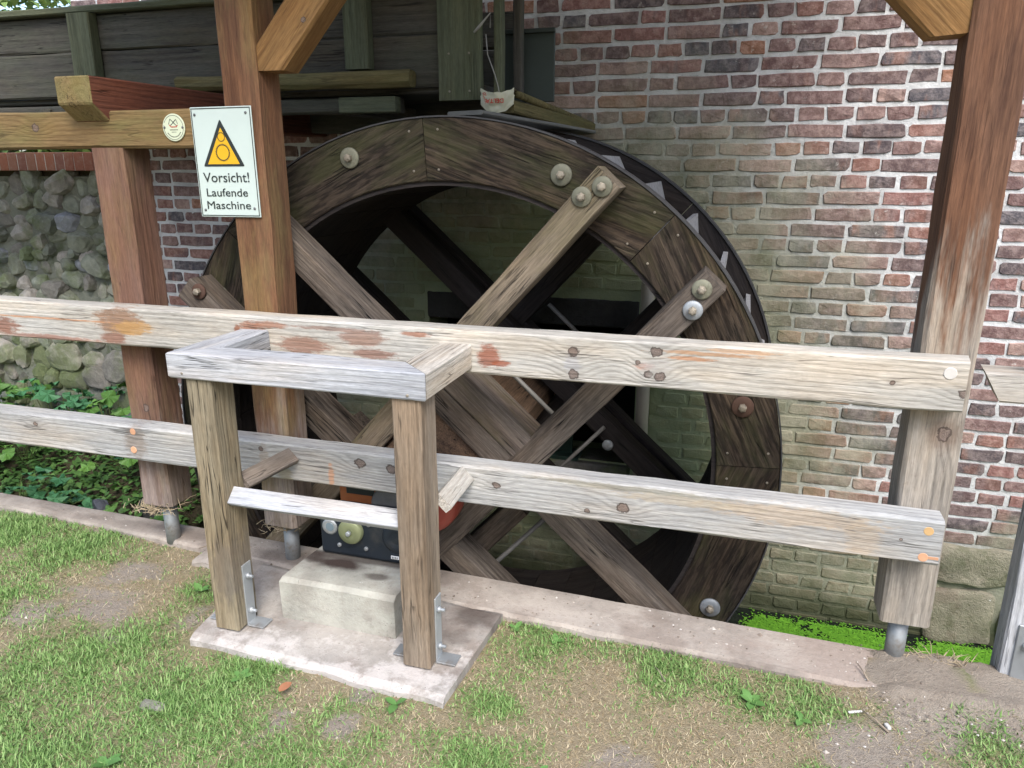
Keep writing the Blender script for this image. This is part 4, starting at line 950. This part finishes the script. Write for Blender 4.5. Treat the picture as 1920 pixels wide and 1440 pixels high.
for i in range(30):
    if 12 < i < 14: continue
    a0, a1 = 2 * math.pi * i / 30, 2 * math.pi * (i + 1) / 30; ringp.append([(.040 * math.cos(a0), .040 * math.sin(a0)), (.040 * math.cos(a1), .040 * math.sin(a1)), (.0388 * math.cos(a1), .0388 * math.sin(a1)), (.0388 * math.cos(a0), .0388 * math.sin(a0))])
flat('rim_line', ringp, M_ink, pq, QM, -.0026)
def stroke(x0, z0, x1, z1, w):
    d = Vector((x1 - x0, z1 - z0)).normalized() * w / 2; n = (-d.y, d.x); return [(x0 - n[0], z0 - n[1]), (x1 - n[0], z1 - n[1]), (x1 + n[0], z1 + n[1]), (x0 + n[0], z0 + n[1])]
flat('emblem', [stroke(-.012, .028, .014, .004, .0022), stroke(.012, .026, -.012, .006, .0022), stroke(-.012, .026, -.019, .010, .0016), stroke(.012, .026, .018, .012, .0016)], M_ink, pq, QM, -.0026)
flat('emblem_base', [stroke(-.017, .009, -.010, .002, .0025), stroke(-.010, .002, .012, .002, .003), stroke(.012, .002, .017, .008, .0025)], M_redink, pq, QM, -.0029)
flat('small_print', [rect(-.016 + i * .0056, -.012 + i * .0056, -.009, -.0065) for i in range(6)] + [rect(-.009 + i * .005, -.006 + i * .005, -.016, -.014) for i in range(4)] +
     [stroke(.031 * math.cos(t), .031 * math.sin(t), .031 * math.cos(t + .10), .031 * math.sin(t + .10), .003) for t in np.arange(3.75, 5.75, .16)], M_ink, pq, QM, -.0026)
for x in (-.037, .037): link('screw', sc, None, pq, QM @ Matrix.Translation((x, -.001, 0)))
# DELTA, upside down on the bag
letters('lettering', 'DELTA', bagM @ Matrix.Translation((.036, -.047, .006)) @ Matrix.Rotation(math.pi, 4, 'Y') @ face, .072, .016, M_redink, bag, .02)
letters('lettering', 'DELTA', bagM @ Matrix.Translation((-.055, -.026, .030)) @ Matrix.Rotation(R(75), 4, 'Y') @ face, .04, .013, M_redink, bag, .02)

# ------------------------------------------------------------------ plants
def leafmat(name, c0, c1, var='rand', rough=.55):
    g = G(name); r = g.rand() if var == 'rand' else g.island(); n = g.noise(g.pos(), 30., 4, .6)
    f = g.M('ADD', g.M('MULTIPLY', r, .7), g.M('MULTIPLY', n, .4)); c = g.mix(f, c0, c1)
    m = g.out(c, rough, 0, .35); g.b.inputs['Subsurface Weight'].default_value = 0; return m
M_leaf = leafmat('green_leaf', (.04, .12, .025), (.15, .30, .06)); M_leaf_i = leafmat('green_foliage', (.03, .085, .02), (.13, .25, .06), 'i')
M_leaf_b = leafmat('blue_green_leaf', (.03, .12, .05), (.09, .25, .10)); M_leaf_y = leafmat('yellowing_leaf', (.20, .17, .02), (.42, .36, .06))
M_stem = plain('green_stem', (.10, .13, .04), .7, 0, .2, 20., 0)
def lobed(seed, size=1., lobes=5):
    """flat divided leaf in XY, stalk at origin, tip towards +X"""
    rr = random.Random(seed); pts = [(0, 0, 0)]; n = lobes * 4
    for i in range(n + 1):
        a = -2.4 + 4.8 * i / n; k = .5 + .5 * math.cos((a) * lobes * 1.0) ; r = (.55 + .45 * k) * (1 - .25 * abs(a) / 2.4) * (1 + rr.uniform(-.10, .10))
        x = .45 + .55 * r * math.cos(a); y = .55 * r * math.sin(a); pts.append((x * size, y * size, (.10 * math.cos(a * 5) - .22 * (x ** 2 + y * y) * .6) * size))
    pts.append((.45 * size, 0, .04 * size)); c = len(pts) - 1
    F = [(c, i, i + 1) for i in range(1, n + 1)] + [(c, n + 1, 0), (c, 0, 1)]
    return mesh('leaf', pts, F)
LM = [lobed(i) for i in range(5)]
def leafset(mat):
    L = [m.copy() for m in LM]
    for m in L: m.materials.append(mat)
    return L
LG, LB, LY = leafset(M_leaf), leafset(M_leaf_b), leafset(M_leaf_y)
rp = random.Random(12)
def leafM(p, yaw, pitch, roll, s): return Matrix.Translation(p) @ Matrix.Rotation(yaw, 4, 'Z') @ Matrix.Rotation(-pitch, 4, 'Y') @ Matrix.Rotation(roll, 4, 'X') @ Matrix.Scale(s, 4)
def plant(x, y, z, h, spread, n, leaves, size, label, group='leafy plants on the bank', cat='plant'):
    t = empty('leafy_plant', (x, y, z), label, cat, group); stems = []
    SV = []; SF = []
    for i in range(n):
        a = rp.uniform(0, 6.283); r = spread * math.sqrt(rp.random()); q = Vector((x + r * math.cos(a), y + r * math.sin(a), z + 1.2 * h * (.35 + .65 * rp.random()) * (1 - .35 * r / spread)))
        s = 1.35 * size * rp.uniform(.7, 1.2); link('leaf', rp.choice(leaves), None, t, leafM(q, a + rp.uniform(-.8, .8), rp.uniform(-.5, .25), rp.uniform(-.4, .4), s))
        b = Vector((x + r * .25 * math.cos(a), y + r * .25 * math.sin(a), z)); me = tube_mesh([b, (b + q) / 2 + Vector((0, 0, .03)), q], .0022, 4); k = len(SV); SV += [v.co.copy() for v in me.vertices]; SF += [tuple(k + v for v in f.vertices) for f in me.polygons]; bpy.data.meshes.remove(me)
    link('stems', mesh('stems', SV, SF), M_stem, t); return t
plant(-4.35, 3.45, -.33, .34, .22, 18, LG, .105, 'bushy bright green plant at the left edge below the rubble wall')
plant(-4.05, 3.72, -.25, .42, .16, 13, LB, .10, 'tall blue-green leafy plant against the rubble wall, left of centre')
plant(-3.75, 3.62, -.28, .50, .12, 10, LG, .10, 'upright plant with a pale top leaf in front of the squared stones')
plant(-3.50, 3.45, -.30, .30, .20, 16, LG, .10, 'spreading green plant just left of the faded red post')
plant(-3.28, 3.52, -.30, .42, .17, 14, LB, .11, 'blue-green plant half hidden behind the faded red post')
plant(-3.95, 3.02, -.42, .20, .22, 20, LB, .085, 'low blue-green plant behind the kerb at the left edge')
plant(-3.62, 2.95, -.43, .17, .18, 16, LB, .08, 'low dense plant behind the kerb between the stones and the left edge')
plant(-2.98, 2.86, -.45, .22, .17, 20, LG, .075, 'small leaved green plant behind the kerb beside the foot of the faded red post')
plant(-4.62, 3.62, -.28, .52, .20, 18, LG, .11, 'tall bright plant at the very left edge, in front of the rubble wall')
plant(-4.25, 3.66, -.28, .46, .20, 16, LB, .10, 'dark blue-green plant between the tall left one and the pale topped plant')
plant(-4.55, 3.15, -.38, .26, .25, 22, LG, .09, 'low spreading green plant above the kerb at the very left edge')
yp = plant(-3.28, 2.80, -.42, .12, .11, 7, LY, .085, 'yellowing plant with drooping leaves behind the kerb', None)
# ground cover on the rest of the bank, uncountable
def leafcloud(name, N, fn, mat, label, seed, sizes=(.03, .07)):
    rr = np.random.default_rng(seed); P = fn(rr, N); n = len(P); base = np.array([(0, 0, 0), (.35, -.28, .05), (1, 0, -.05), (.35, .28, .05)]) 
    s = rr.uniform(*sizes, n); yaw = rr.uniform(0, 6.283, n); pit = rr.uniform(-.9, .5, n)
    cy, sy_, cp, sp = np.cos(yaw), np.sin(yaw), np.cos(pit), np.sin(pit)
    X = base[None, :, 0] * s[:, None]; Y = base[None, :, 1] * s[:, None]; Z = base[None, :, 2] * s[:, None]
    x2 = X * cp[:, None] - Z * sp[:, None]; z2 = X * sp[:, None] + Z * cp[:, None]
    x3 = x2 * cy[:, None] - Y * sy_[:, None]; y3 = x2 * sy_[:, None] + Y * cy[:, None]
    co = np.stack([x3 + P[:, None, 0], y3 + P[:, None, 1], z2 + P[:, None, 2]], -1).reshape(-1, 3).astype(np.float32)
    idx = np.arange(n * 4).reshape(n, 4); tri = np.concatenate([idx[:, [0, 1, 2]], idx[:, [0, 2, 3]]], 1).reshape(-1, 3)
    me = bpy.data.meshes.new(name); me.vertices.add(len(co)); me.vertices.foreach_set('co', co.ravel()); me.loops.add(tri.size); me.loops.foreach_set('vertex_index', tri.ravel().astype(np.int32))
    me.polygons.add(len(tri)); me.polygons.foreach_set('loop_start', (np.arange(len(tri)) * 3).astype(np.int32)); me.update(calc_edges=True); me.validate()
    return me
def bankpts(rr, N):
    x = rr.uniform(-6.2, -2.72, N); y = rr.uniform(2.52, 3.85, N)
    keep = [(.5 + .9 * noise.noise((a * 2.3, b * 2.3, 20)) + (.35 if b > 3.2 else 0)) > rr.random() * .8 and not (-3.5 < a < -3.1 and 2.7 < b < 3.05) for a, b in zip(x, y)]
    x, y = x[keep], y[keep]; z = np.array([bank(a, b) for a, b in zip(x, y)]) + rr.uniform(0, .16, len(x)) ** 1.4; return np.stack([x, y, z], 1)
tag(link('ground_cover', leafcloud('ground_cover', 9000, bankpts, None, '', 3, (.035, .075)), M_leaf_i), 'low green ground cover over the bank left of the wheel', kind='stuff')
# boulders in the bank
for (x, y, z, s, lab) in ((-3.33, 3.02, -.36, .085, 'smooth dark blue-grey boulder on the bank, larger one left of the red post'), (-3.05, 3.12, -.36, .10, 'flat grey-green boulder on the bank nearest the red post'), (-3.55, 2.86, -.42, .08, 'dark brown boulder on the bank behind the yellowing plant'), (-3.30, 2.66, -.42, .05, 'small dark stone on the bank just behind the kerb')):
    o = link('boulder', smd[int(s * 100) % 9].copy(), None, None, Matrix.Translation((x, y, z)) @ Matrix.Rotation(s * 30, 4, 'Z') @ Matrix.Diagonal((s, s * .8, s * .72, 1))); tag(o, lab, 'boulder', 'boulders on the bank')
    o.data.materials.clear(); o.data.materials.append(plain('blue_grey_boulder', (.10, .105, .12) if 'blue' in lab else (.085, .085, .08), .7, 0, .4, 9., .3))
# trees and shrub behind the rubble wall
M_back = leafmat('yellow_green_foliage', (.06, .15, .07), (.34, .46, .14), 'i')  # leaf colour runs from deep green to bright yellow-green
def crown(rr, N, c, r):
    d = rr.normal(size=(N, 3)); d /= np.linalg.norm(d, axis=1)[:, None]; q = d * (rr.random(N)[:, None] ** .45) * np.array(r)
    k = [noise.noise(Vector(v) * 1.6 + Vector(c)) > -.12 for v in q]; return q[k] + np.array(c)
for i, (c, r, N, lab) in enumerate((((-5.3, 5.0, 2.0), (1.5, .6, .62), 5200, 'leafy green shrub behind the coping of the rubble wall'), ((-8.8, 7.5, 3.4), (1.9, 1.4, 2.4), 6000, 'dense tree beyond the rubble wall at the left edge'), ((-7.4, 9.5, 4.6), (2.4, 1.6, 3.0), 6000, 'taller tree farther behind the rubble wall'))):
    t = empty('garden_tree' if i else 'garden_shrub', (c[0], c[1], 1.42), lab, 'tree' if i else 'shrub')
    link('crown', leafcloud('crown', N, lambda rr, n: crown(rr, n, c, r), None, '', 40 + i, (.10, .2)), M_back, t)
    link('trunk', tube_mesh([(c[0], c[1], 1.40), (c[0] + .05, c[1], 1.40 + (c[2] - 1.4) * .5), (c[0], c[1], c[2] + r[2] * .4)], [.10 + .04 * i, .08 + .03 * i, .02], 10), M_flume_g, t)
# unseen trees added behind the viewer to cut the low sky light
for i, (tx, ty, th) in enumerate(((-13, -9, 6.), (-8, -13, 7.), (-2, -15, 7.), (4, -14, 6.5), (9.5, -12, 6.5), (14, -8, 6.))):
    c = (tx, ty, th * .58); t = empty('sky_block_tree', (tx, ty, -.03), ('tree at the far left end of the unseen row added to cut low sky light', 'second tree from the left in the unseen row added to cut low sky light', 'tall tree left of the middle of the unseen row added to cut low sky light', 'tree right of the middle of the unseen row added to cut low sky light', 'second tree from the right in the unseen row added to cut low sky light', 'tree at the far right end of the unseen row added to cut low sky light')[i], 'tree', 'unseen trees added behind the viewer to cut low sky light')
    link('crown', leafcloud('crown', 3600, lambda rr, n: crown(rr, n, c, (3.2, 2.4, th * .46)), None, '', 70 + i, (.35, .6)), M_leaf_i, t)
    link('trunk', tube_mesh([(tx, ty, -.05), (tx + .1, ty, th * .3), (tx, ty, th * .8)], [.28, .2, .05], 10), M_flume_g, t)
# duckweed on the water at the right
rr = np.random.default_rng(8); N = 90000
x = rr.uniform(-.12, 3.2, N); y = rr.uniform(2.25, 3.745, N); keep = []
for a, b in zip(x, y):
    e = (a - .13 - .25 * max(0, 3.0 - b)) / .10; d = .75 + .8 * noise.noise((a * 5, b * 5, 3)); d = d * min(1, max(0, e)) * (1 if b < 3.6 else max(.15, (3.72 - b) / .12 * .6)); keep.append(d > rr.random() * .40)
x, y = x[keep], y[keep]; n = len(x); s = rr.uniform(.003, .0055, n); an = rr.uniform(0, 6.28, n); k6 = np.arange(5) * 6.283 / 5
co = np.stack([x[:, None] + s[:, None] * np.cos(an[:, None] + k6), y[:, None] + s[:, None] * .8 * np.sin(an[:, None] + k6), np.broadcast_to((-.766 + rr.uniform(0, .005, n))[:, None], (n, 5))], -1).reshape(-1, 3)
dv = co.tolist(); df = np.arange(n * 5).reshape(n, 5).tolist(); q = .012
for a in np.arange(-.1, 3.2, q):
    for b in np.arange(2.24, 3.70, q):
        if noise.noise((a * 5, b * 5, 3)) * .8 + .5 * noise.noise((a * 23, b * 23, 8)) > -.55 + .25 * rp.random() - 1.2 * min(0, (a - .20 - .25 * max(0, 3.0 - b)) / .10) + 1.5 * max(0, b - 3.5):
            k = len(dv); dv += [(a + rp.uniform(-.004, .004) + u, b + rp.uniform(-.004, .004) + w, -.7675 + rp.uniform(0, .003)) for u, w in ((0, 0), (q * 1.1, 0), (q * 1.1, q * 1.1), (0, q * 1.1))]; df.append([k, k + 1, k + 2, k + 3])
me = mesh('duckweed', dv, df); M_duck = leafmat('duckweed_green', (.06, .19, .012), (.15, .36, .025), 'i', .7)
tag(link('duckweed', me, M_duck), 'bright green duckweed floating on the water right of the wheel', kind='stuff')

# ------------------------------------------------------------------ grass
rr = np.random.default_rng(4)
def slab_in(x, y): return -1.69 < x < -.715 and y > 1.745
pts = []
for (N, xa, xb, ya, yb2) in ((380000, -3.4, 1.5, 1.0, 2.36), (24000, -5, 3, -1.0, 1.0)):
    X = rr.uniform(xa, xb, N); Y = rr.uniform(ya, yb2, N); U = rr.random(N)
    for x_, y_, u in zip(X, Y, U):
        kfy = np.interp(x_, [q[0] for q in kf], [q[1] for q in kf])
        if y_ > kfy + .004 or slab_in(x_, y_): continue
        g_ = greens(x_, y_); b_ = bares(x_, y_); dens = (.52 + .5 * g_) * (1 - .93 * min(1, b_ * 1.2))
        if u < dens: pts.append((x_, y_, g_))
P = np.array(pts); n = len(P); Z = np.array([hgt(a, b) for a, b in P[:, :2]]); gg = P[:, 2]
isg = rr.random(n) < (.10 + .90 * gg)
ln = np.where(isg, rr.uniform(.010, .030, n) * (.65 + .7 * gg), rr.uniform(.010, .028, n)); wd = np.where(isg, rr.uniform(.0008, .0022, n), rr.uniform(.0006, .0013, n))
tilt = np.where(isg, rr.uniform(.25, 1.35, n), rr.uniform(.85, 1.5, n)); an = rr.uniform(0, 6.283, n); bend = rr.uniform(.1, .7, n)
dx, dy = np.cos(an), np.sin(an); sx_, sy_ = -dy, dx
lev = []
for t, w in ((0, 1.), (.55, .8), (1., .05)):
    th = tilt + bend * t; hx = ln * t * np.sin(tilt + bend * t * .6); hz = ln * t * np.cos(np.minimum(tilt + bend * t * .6, 1.52))
    for s in ((-1, 1) if t < 1 else (0,)):
        lev.append(np.stack([P[:, 0] + dx * hx + s * sx_ * wd * w, P[:, 1] + dy * hx + s * sy_ * wd * w, Z + hz - .002], -1))
co = np.stack(lev, 1).reshape(-1, 3).astype(np.float32); b5 = np.arange(n)[:, None] * 5
tri = np.concatenate([b5 + np.array([0, 1, 3]), b5 + np.array([0, 3, 2]), b5 + np.array([2, 3, 4])], 1).reshape(-1, 3)
me = bpy.data.meshes.new('grass'); me.vertices.add(len(co)); me.vertices.foreach_set('co', co.ravel()); me.loops.add(tri.size); me.loops.foreach_set('vertex_index', tri.ravel().astype(np.int32))
me.polygons.add(len(tri)); me.polygons.foreach_set('loop_start', (np.arange(len(tri)) * 3).astype(np.int32)); me.update(calc_edges=True)
tone = np.repeat(np.stack([isg.astype(float), rr.random(n), np.zeros(n)], -1), 5, 0); a = me.attributes.new('tone', 'FLOAT_VECTOR', 'POINT'); a.data.foreach_set('vector', tone.astype(np.float32).ravel())
g = G('grass_blades'); at = g.n('Attribute'); at.attribute_name = 'tone'; tn = g.sep(at.outputs['Vector'])
gc = g.ramp(tn[1], [(0, (.075, .145, .035)), (.5, (.15, .265, .07)), (1, (.27, .37, .14))]); dc = g.ramp(tn[1], [(0, (.20, .145, .075)), (.5, (.37, .29, .17)), (1, (.56, .48, .32))])
M_grass = g.out(g.mix(tn[0], dc, gc), .65, 0, .25)
tag(link('grass', me, M_grass), 'short green and straw coloured grass of the lawn', kind='stuff')
# broad leaved weeds, dead leaf, twigs, litter on the lawn
def oval(seed):
    V = []; F = []; rr_ = random.Random(seed)
    for i in range(7):
        t = i / 6; w = .30 * math.sin(math.pi * min(1, t * .92 + .06)) ** .8 * (1 + rr_.uniform(-.1, .1)); z = .25 * t - .3 * t * t
        V += [(t, -w, z + .05), (t, 0, z), (t, w, z + .05)]
    for i in range(6):
        for j in (0, 1): F.append((i * 3 + j, i * 3 + 3 + j, i * 3 + 4 + j, i * 3 + 1 + j))
    return mesh('leaf', V, F, True)
OV = [oval(i) for i in range(3)]; M_weed = leafmat('weed_leaf', (.06, .15, .035), (.13, .26, .07))
for m in OV: m.materials.append(M_weed)
for (x, y, n_, s, lab) in ((-.64, 2.16, 3, .045, 'two-leaved weed at the inner corner of slab and kerb'), (-.49, 2.13, 3, .042, 'small weed in the grass just right of the slab corner'), (-.87, 1.69, 3, .06, 'bright plantain weed against the front edge of the slab'), (.13, 2.0, 5, .055, 'spreading broad leaved weed in front of the kerb, left of the right post'), (.27, 1.97, 3, .045, 'single weed between the right post and the spreading weed'), (-1.50, 1.25, 4, .06, 'plantain weed at the bottom left of the lawn'), (-1.84, 2.05, 4, .05, 'weed tuft beside the left leg of the guard frame'), (-1.38, 1.66, 4, .045, 'weed in the grass before the left corner of the slab'), (-.40, 1.55, 3, .045, 'weed in the dry grass at the bottom edge, right of centre')):
    t = empty('lawn_weed', (x, y, hgt(x, y)), lab, 'weed', 'weeds in the lawn')
    a0 = rp.uniform(0, 6)
    for i in range(n_): link('leaf', rp.choice(OV), None, t, leafM(Vector((x, y, hgt(x, y) + .004)), a0 + i * 6.283 / n_ + rp.uniform(-.4, .4), rp.uniform(.1, .6), 0, .78 * s * rp.uniform(.8, 1.2)))
o = link('dead_leaf', OV[0].copy(), None, None, leafM(Vector((-1.21, 1.61, .005)), 1.2, .1, .2, .045)); o.data.materials.clear(); o.data.materials.append(plain('brown_dead_leaf', (.28, .12, .06), .8, 0, .2, 40., .1)); tag(o, 'brown dead leaf lying on the grass in front of the slab', 'leaf')
M_twig = plain('grey_twig', (.26, .21, .16), .9, 0, .3, 30., .2); M_shell = plain('white_fragment', (.62, .60, .56), .8, 0, .1, 20., .1)
for (x, y, L, an_, lab) in ((-2.02, 2.27, .13, .6, 'thin twig lying on the kerb beside the faded red post'), (.47, 2.17, .07, 1.9, 'short twig sticking up by the foot of the right post'), (.50, 1.98, .09, 2.4, 'dry stalk on the bare soil in front of the right post'), (-.12, 2.02, .07, 2.2, 'dead stalk in the grass along the kerb')):
    d = Vector((math.cos(an_), math.sin(an_), .12)); q = Vector((x, y, .008 if y > 2.2 else hgt(x, y) + .008))
    tag(link('twig', tube_mesh([q, q + d * L * .5 + Vector((0, .004, .004)), q + d * L], [.003, .0025, .0012], 5), M_twig), lab, 'twig', 'twigs on the ground')
for (x, y, s, lab) in ((.42, 2.04, (.042, .009, .005), 'flat white splinter on the soil in front of the kerb'), (.50, 2.0, (.012, .022, .010), 'small white fragment on the bare soil')):
    o = link('white_fragment', box_mesh(*s, .003, 2), M_shell, None, Matrix.Translation((x, y, hgt(x, y) + s[2] * .5 + .003)) @ Matrix.Rotation(.4, 4, 'Z')); tag(o, lab, 'fragment')
o = link('flat_stone', sm[3].copy(), None, None, Matrix.Translation((-1.55, 1.48, -.025)) @ Matrix.Diagonal((.045, .03, .012, 1))); tag(o, 'flat grey stone sunk in the grass at the lower left', 'stone')
def strands(name, c, r, n, ln, mat, label, cat, seed):
    q = random.Random(seed); V = []; F = []
    for i in range(n):
        b = Vector((c[0] + q.gauss(0, r[0]), c[1] + q.gauss(0, r[1]), c[2] + abs(q.gauss(0, r[2])))); d = Vector((q.uniform(-1, 1), q.uniform(-1, 1), q.uniform(-.25, .6))).normalized() * ln * q.uniform(.5, 1.2)
        me = tube_mesh([b, b + d * .5 + Vector((0, 0, q.uniform(-.004, .008))), b + d], [.0016, .0013, .0006], 4); k = len(V); V += [v.co.copy() for v in me.vertices]; F += [tuple(k + v for v in f.vertices) for f in me.polygons]; bpy.data.meshes.remove(me)
    tag(link(name, mesh(name, V, F), mat), label, kind='stuff')
M_straw = plain('dry_straw', (.36, .29, .19), .9, 0, .3, 30., .1)
strands('straw_nest', (-2.215, 2.29, .150), (.045, .03, .012), 150, .05, M_straw, 'tangle of dry straw and cobweb stuck under the foot of the faded red post', 'nest', 1)
strands('straw_nest', (-1.64, 2.30, .140), (.03, .03, .012), 70, .04, M_straw, 'small tangle of straw under the foot of the post with the warning sign', 'nest', 2)
strands('dry_grass', (.69, 2.325, .010), (.05, .014, .006), 90, .045, M_straw, 'loose dry grass lying on the soil between the right post and the grey post', 'dry grass', 3)
# pebbles and crumbs on soil and kerb: uncountable
V = []; F = []; rq = random.Random(31)
octa = [(1, 0, 0), (0, 1, 0), (-1, 0, 0), (0, -1, 0), (0, 0, .8), (0, 0, -.5)]; of = [(0, 1, 4), (1, 2, 4), (2, 3, 4), (3, 0, 4), (1, 0, 5), (2, 1, 5), (3, 2, 5), (0, 3, 5)]
for i in range(2600):
    if rq.random() < .55: x, y = rq.uniform(-3, 1.2), rq.uniform(1.4, 2.2); ok = bares(x, y) > .35 and not slab_in(x, y); z = hgt(x, y)
    elif rq.random() < .4: x, y = rq.uniform(.4, 1.3), rq.uniform(2.0, 2.38); ok = True; z = -.0
    else: x, y = rq.uniform(-3, .5), rq.uniform(2.2, 2.42); ok = rq.random() < .45 and y < np.interp(x, [q[0] for q in kb], [q[1] for q in kb]) - .02 and y > np.interp(x, [q[0] for q in kf], [q[1] for q in kf]) + .01; z = .0
    if not ok: continue
    s = rq.uniform(.0015, .0055) * (2 if rq.random() < .05 else 1); k = len(V); V += [(x + a * s * rq.uniform(.7, 1.3), y + b * s * rq.uniform(.7, 1.3), z + c * s) for a, b, c in octa]; F += [tuple(k + j for j in f) for f in of]
M_peb = G('pebbles'); c = M_peb.ramp(M_peb.island(), [(0, (.13, .10, .08)), (.6, (.32, .27, .22)), (1, (.55, .52, .48))]); M_peb = M_peb.out(c, .9, 0, .2)
tag(link('pebbles', mesh('pebbles', V, F), M_peb), 'pebbles and crumbs scattered on soil and kerb', kind='stuff')
